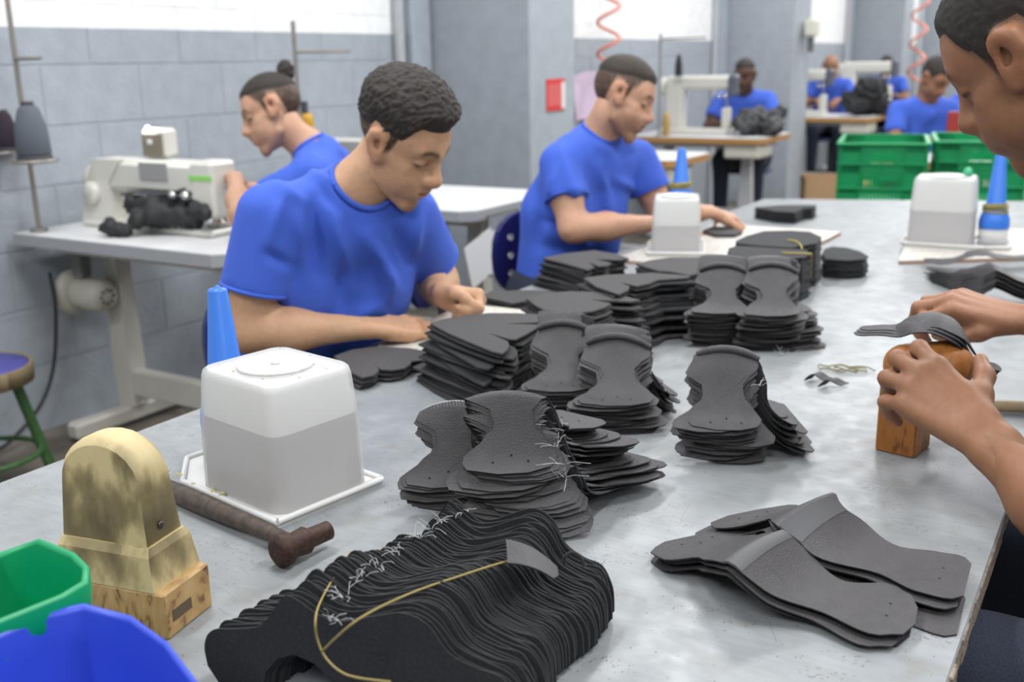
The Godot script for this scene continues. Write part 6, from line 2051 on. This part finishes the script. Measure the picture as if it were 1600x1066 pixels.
func build_hall() -> void:
	var cream := lin(0.55, 0.53, 0.47)
	var grey := lin(0.50, 0.51, 0.53)
	# first sewing station
	sewing_table("grey edged sewing table with cream frame by the wall, bun haired man's", -3.36, -2.33, -2.14, -2.72, false, cream, {"motor": Vector3(-3.33, 0.515, -2.33)})
	machine_flat("cream sewing machine with green stripe and lit control box before the bun haired man", Vector3(-3.26, 0.76, -2.44), 0.0, 0.65, {"stripe": true})
	var t := thing("control_box", "cream control box with grey panel and white lamp on the sewing machine", "control box", Vector3(-2.93, 1.005, -2.44), 0.15)
	part("casing", t, mat("machine_cream", lin(0.62, 0.61, 0.55), 0.35), [[Vector3(0, 0.052, -0.022), Vector3(0.115, 0.10, 0.06)]], 0.012)
	part("panel", t, mat("panel_taupe", lin(0.20, 0.17, 0.13), 0.5), [[Vector3(-0.008, 0.046, 0.009), Vector3(0.088, 0.078, 0.006)]], 0.002)
	part("button", t, mat("button_white", lin(0.6, 0.6, 0.6), 0.4), [[Vector3(-0.015, 0.055, 0.013), Vector3(0.022, 0.016, 0.004)]], 0.002)
	var st := mb()
	lathe(st, [[0.0, -0.006], [0.008, -0.005], [0.009, 0.0], [0.007, 0.006], [0.0, 0.009]], 14, xf(Vector3(-0.03, 0.102, -0.002)))
	obj("lamp", st, mat("lamp_white", Color(1, 1, 1), 0.4, {"emission_enabled": true, "emission": Color(0.85, 0.93, 1.0), "emission_energy_multiplier": 4.0}), t)
	var ol := OmniLight3D.new()
	ol.name = "lamp_light"; ol.light_energy = 0.012; ol.light_size = 0.012; ol.shadow_enabled = true; ol.omni_range = 20.0; ol.omni_attenuation = 2.0
	t.add_child(ol); ol.position = Vector3(-0.03, 0.118, 0.014)
	var black := mat("heap_black", lin(0.018, 0.019, 0.021), 0.65)
	crumpled("leather_heap", "black heap of leather under the needle of the green striped machine", Vector3(-2.86, 0.762, -2.33), Vector3(0.46, 0.115, 0.22), 0.1, 3, black)
	thread_stand("steel thread stand with two plates at the wall end of the sewing table", Vector3(-3.31, 0.76, -2.21), 0.78, [[0.585, Vector3(0.18, 0, 0.03), 0.0], [0.255, Vector3(0.12, 0, 0.06), 0.075], [0.275, Vector3(-0.085, 0, 0.03), 0.06]])
	cone_of_thread("large slate grey thread cone on the stand by the wall", Vector3(-3.19, 1.019, -2.15), 0.056, 0.19, mat("thread_slate", lin(0.10, 0.115, 0.135), 0.85))
	cone_of_thread("small dark plum thread cone on the stand by the wall", Vector3(-3.375, 1.04, -2.18), 0.036, 0.14, mat("thread_plum", lin(0.03, 0.018, 0.03), 0.85))
	# second sewing station behind the curly haired man
	sewing_table("white sewing table with grey edge before the first pier", -3.34, -2.16, -3.22, -3.93, false, cream, {"inset": 0.2})
	machine_flat("cream sewing machine half hidden behind the bun haired man", Vector3(-3.2, 0.76, -3.45), 0.0, 0.6, {"knob": false})
	thread_stand("steel thread stand with one bent arm behind the bun haired man", Vector3(-3.02, 0.76, -3.26), 0.72, [[0.60, Vector3(0.19, 0, -0.12), 0.0]])
	st = mb()
	t = thing("oil_bottle", "black bottle with a yellow collar standing behind the bun haired man", "bottle", Vector3(at_z(478, 205, -3.35).x, 0.76, -3.35))
	lathe(st, [[0.0, 0.0], [0.024, 0.0], [0.026, 0.02], [0.024, 0.24], [0.016, 0.27], [0.016, 0.40], [0.0, 0.40]], 14)
	obj("bottle_body", st, black, t)
	st = mb(); lathe(st, [[0.0, 0.28], [0.032, 0.28], [0.036, 0.30], [0.036, 0.33], [0.030, 0.35], [0.0, 0.35]], 14)
	obj("yellow_collar", st, mat("collar_yellow", lin(0.55, 0.30, 0.02), 0.5), t)
	# wire rack with papers at the end of the second table
	t = thing("paper_rack", "wire rack with white papers hung on the table end", "rack", Vector3(-2.14, 0, -3.42))
	var wire := mat("rack_wire", lin(0.08, 0.08, 0.08), 0.5)
	for k in 2:
		st = mb(); tube(st, [Vector3(0.0, 0.50, -0.11 + 0.22 * k), Vector3(0.0, 0.735, -0.11 + 0.22 * k)], 0.004, 6); obj("upright", st, wire, t)
	for y in [0.50, 0.735]:
		st = mb(); tube(st, [Vector3(0.0, y, -0.11), Vector3(0.0, y, 0.11)], 0.004, 6); obj("crossbar", st, wire, t)
	var pap := mat("paper_white", lin(0.72, 0.72, 0.73), 0.8)
	for k in 2:
		st = mb()
		box(st, Vector3(0.008 + 0.004 * k, 0.59 + 0.02 * k, 0.01), Vector3(0.002, 0.17, 0.19), 0.0, Basis(Vector3(1, 0, 0), 0.28 * k))
		obj("paper", st, pap, t)
	# chairs of the two men at the bench
	chair("navy perforated chair behind the curly haired man", Vector3(-1.515, 0, -1.63), 1.2)
	chair("navy perforated chair behind the crop haired man", Vector3(-1.525, 0, -2.88), 1.25)
	chair("navy chair under the bun haired man at the sewing machine", Vector3(-2.14, 0, -2.58), -1.35)
	for o in [["person_chair", 0.36, -1.28, -1.5, "navy chair under the man leaning over the right bench side"]]:
		chair(o[4], Vector3(o[1], 0, o[2]), o[3])
	# wooden edged stations further along the wall
	sewing_table("wooden edged sewing table with white top next to the first pier", -3.34, -2.24, -5.38, -5.98, true, grey, {"drawer": true})
	sewing_table("wooden edged sewing table before the second pier, carrying a leather heap", -3.36, -2.30, -7.08, -7.78, true, grey, {"drawer": true, "inset": 0.22})
	machine_post("cream post sewing machine with dark face plate before the second pier", Vector3(-3.15, 0.76, -7.42), 0.0, 1.05)
	crumpled("leather_heap", "charcoal heap of leather uppers beside the post machine", Vector3(-2.48, 0.762, -7.40), Vector3(0.40, 0.22, 0.30), 0.2, 9, mat("heap_charcoal", lin(0.045, 0.045, 0.047), 0.6))
	cone_of_thread("black thread cone on the post machine's arm", Vector3(-3.03, 1.18, -7.32), 0.028, 0.16, black)
	st = mb(); lathe(st, [[0.0, 0.0], [0.026, 0.0], [0.028, 0.1], [0.022, 0.14], [0.012, 0.17], [0.0, 0.175]], 14)
	var o2 := obj("glue_bottle", st, mat("bottle_amber", lin(0.45, 0.28, 0.09), 0.4))
	o2.position = Vector3(-3.06, 0.762, -7.18); tag(o2, "amber bottle standing at the post machine's column", "bottle")
	thread_stand("thin T-shaped thread stand above the crop haired man", Vector3(-3.10, 0.76, -7.14), 0.72, [[0.685, Vector3(0.34, 0, 0), 0.0]])
	sewing_table("wooden edged sewing table beyond the second pier", -3.36, -2.18, -9.80, -10.45, true, grey, {"drawer": true})
	machine_post("cream post sewing machine before the bald man", Vector3(-3.17, 0.76, -10.1), 0.0, 1.05)
	crumpled("leather_heap", "black heap of leather before the bald man", Vector3(-2.32, 0.762, -10.15), Vector3(0.30, 0.34, 0.28), 0.2, 12, black)
	sewing_table("white sewing table of the farthest worker", -3.36, -2.2, -12.05, -12.65, true, grey)
	machine_post("cream post sewing machine before the farthest worker", Vector3(-3.10, 0.76, -12.3), 0.0, 1.18)
	for c in [[-2.79, -8.15, "dark skinned man"], [-3.0, -11.6, "bald man"], [-2.9, -13.6, "farthest worker"]]:
		chair("navy chair under the %s at the post machine" % c[2], Vector3(c[0], 0, c[1]), 0.2)
	# table of the two workers behind the crates
	sewing_table("white work table behind the green crates", -1.28, 0.5, -5.78, -6.3, true, grey, {"inset": 0.3})
	st = mb(); box(st, Vector3(0, 0.11, 0), Vector3(0.07, 0.22, 0.07), 0.006)
	o2 = obj("tin", st, mat("tin_red", lin(0.25, 0.02, 0.015), 0.4))
	o2.position = at_d(1491, 190, 5.9) + Vector3(0, -0.18, 0); o2.position.y = 0.762; tag(o2, "tall dark red tin standing between the two workers behind the crates", "tin")
	# crates, stacked three high behind the bench
	var ca1 := at_d(1381, 220, 4.62) + Vector3(-0.199, 0, -0.98) * 0.285
	var ca2 := at_d(1536, 220, 4.62) + Vector3(-0.199, 0, -0.98) * 0.285
	ca1.y = 0.0; ca2.y = 0.0
	for k in 3:
		var lab: String = ["lowest", "middle", "topmost"][k]
		crate("green vented crate, %s of the stack beside the cartons" % lab, ca1 + Vector3(0, 0.308 * k, 0), 0.2, "green crates stacked behind the bench")
		crate("green vented crate, %s of the stack behind the white glue tank" % lab, ca2 + Vector3(0, 0.308 * k, 0), 0.2, "green crates stacked behind the bench")
	# cartons
	var kraft := mat("carton_kraft", lin(0.42, 0.27, 0.14), 0.8)
	for c in [[Vector3(-2.30, 0, -8.75), 0.4, "open brown carton with raised flaps on the floor before the second pier", 0.34], [Vector3(-1.86, 0, -8.75), 0.1, "closed brown carton on the floor beside the green crates", 0.30]]:
		t = thing("carton", c[2], "carton", c[0], c[1])
		var s: float = c[3]
		st = mb()
		for q in [[Vector3(0, s / 2, s / 2), Vector3(s, s, 0.006)], [Vector3(0, s / 2, -s / 2), Vector3(s, s, 0.006)], [Vector3(s / 2, s / 2, 0), Vector3(0.006, s, s)], [Vector3(-s / 2, s / 2, 0), Vector3(0.006, s, s)], [Vector3(0, 0.004, 0), Vector3(s, 0.006, s)]]: box(st, q[0], q[1])
		obj("box_body", st, kraft, t)
		for k in 2:
			st = mb()
			var sg := -1.0 if k == 0 else 1.0
			box(st, Vector3(sg * 0.07, 0, 0), Vector3(0.15, 0.005, s), 0.0, Basis(Vector3(0, 0, 1), sg * (0.7 if c[1] > 0.2 else 0.0) + (0.0 if c[1] > 0.2 else PI)), Vector3(sg * s / 2, s, 0))
			obj("flap", st, kraft, t)
	# things on the wall and piers
	t = thing("red_notice", "red notice with white strip on the first pier", "sign", Vector3(-2.772, 1.05, -4.995))
	part("sheet", t, mat("notice_red", lin(0.62, 0.03, 0.03), 0.5), [[Vector3(0, 0.08, 0), Vector3(0.006, 0.165, 0.20)]], 0.0)
	part("white_strip", t, mat("notice_white", lin(0.72, 0.68, 0.66), 0.5), [[Vector3(0.0035, 0.075, -0.078), Vector3(0.003, 0.14, 0.04)]], 0.0)
	for k in 6: part("print_line", t, mat("notice_print", lin(0.70, 0.30, 0.28), 0.5), [[Vector3(0.0035, 0.08 + (0.004 if k % 2 else -0.004), 0.082 - 0.024 * k), Vector3(0.002, 0.115, 0.007)]], 0.0)
	# pink cloth hung on the wall
	st = mb()
	var rows := []
	for i in 9:
		var rw := []
		for j in 9:
			var u := j / 8.0; var v := i / 8.0
			rw.append(Vector3(0.02 + 0.03 * sin(u * 9.0 + v * 2.0) * v, 0.30 - 0.32 * v + 0.03 * sin(u * PI), -0.5 * u + 0.03 * v))
		rows.append(rw)
	st.set_smooth_group(1)
	for i in 8:
		for j in 8:
			q4(st, rows[i + 1][j], rows[i + 1][j + 1], rows[i][j + 1], rows[i][j])
			var e := Vector3(0.004, 0, 0)
			q4(st, rows[i][j] - e, rows[i][j + 1] - e, rows[i + 1][j + 1] - e, rows[i + 1][j] - e)
	o2 = obj("pink_cloth", st, mat("cloth_pink", lin(0.60, 0.47, 0.60), 0.9))
	o2.position = Vector3(WX + 0.03, 0.905, -6.33); tag(o2, "pale pink cloth hanging on the block wall behind the crop haired man", "cloth")
	spiral_hose("orange spiral air hose hanging above the crop haired man", Vector3(-3.20, 2.25, -6.5), 1.02, 0.075, 5)
	spiral_hose("orange spiral air hose hanging beyond the green crates", at_d(1437, 30, 9.5) + Vector3(0, 0.9, 0), 1.5, 0.07, 6)
	# lamp on the second pier's corner
	t = thing("wall_lamp", "small cream wall fitting on the corner of the second pier", "fitting", Vector3(-2.70, 1.50, -9.55))
	part("housing", t, mat("fitting_cream", lin(0.62, 0.62, 0.5), 0.5), [[Vector3(0, 0.05, 0), Vector3(0.10, 0.14, 0.14)]], 0.012)
	part("plug", t, mat("fitting_dark", lin(0.12, 0.12, 0.13), 0.5), [[Vector3(0, -0.09, 0), Vector3(0.05, 0.13, 0.05)]], 0.008)
	# painted stool
	t = thing("stool", "round stool with worn blue seat and green legs by the wall", "stool", Vector3(-3.06, 0, -1.755))
	var bl := mat("stool_blue", lin(0.07, 0.07, 0.30), 0.55)
	tri(bl, 9.0, noise_tex(71, 0.03, [[0.0, Color(0.7, 0.7, 0.7)], [0.62, Color(1, 1, 1)], [0.70, Color(1, 1, 1)]], 256))
	var gl := mat("stool_green", lin(0.045, 0.13, 0.035), 0.55)
	tri(gl, 9.0, noise_tex(72, 0.04, [[0.0, Color(0.5, 0.5, 0.5)], [0.5, Color(1, 1, 1)]], 256))
	st = mb(); lathe(st, [[0.0, 0.385], [0.155, 0.385], [0.165, 0.395], [0.163, 0.41], [0.15, 0.418], [0.0, 0.42]], 28); obj("seat", st, bl, t)
	st = mb(); lathe(st, [[0.158, 0.36], [0.168, 0.36], [0.171, 0.415], [0.166, 0.418], [0.158, 0.415]], 28); obj("seat_rim", st, mat("rim_tan", lin(0.20, 0.15, 0.08), 0.7), t)
	for k in 4:
		var a := TAU * k / 4 + 0.5
		st = mb(); tube(st, [Vector3(cos(a) * 0.10, 0.385, sin(a) * 0.10), Vector3(cos(a) * 0.185, 0.002, sin(a) * 0.185)], [0.017, 0.017], 10); obj("leg", st, gl, t)
	st = mb()
	var rg := []
	for k in 25: rg.append(Vector3(cos(TAU * k / 24) * 0.158, 0.12, sin(TAU * k / 24) * 0.158))
	tube(st, rg, 0.009, 8); obj("foot_ring", st, gl, t)

func _ready() -> void:
	rng.seed = 1
	set_camera_and_light()
	build_setting()
	build_bench()
	build_leather()
	build_bundle()
	build_bench_things()
	build_hall()
	build_people()
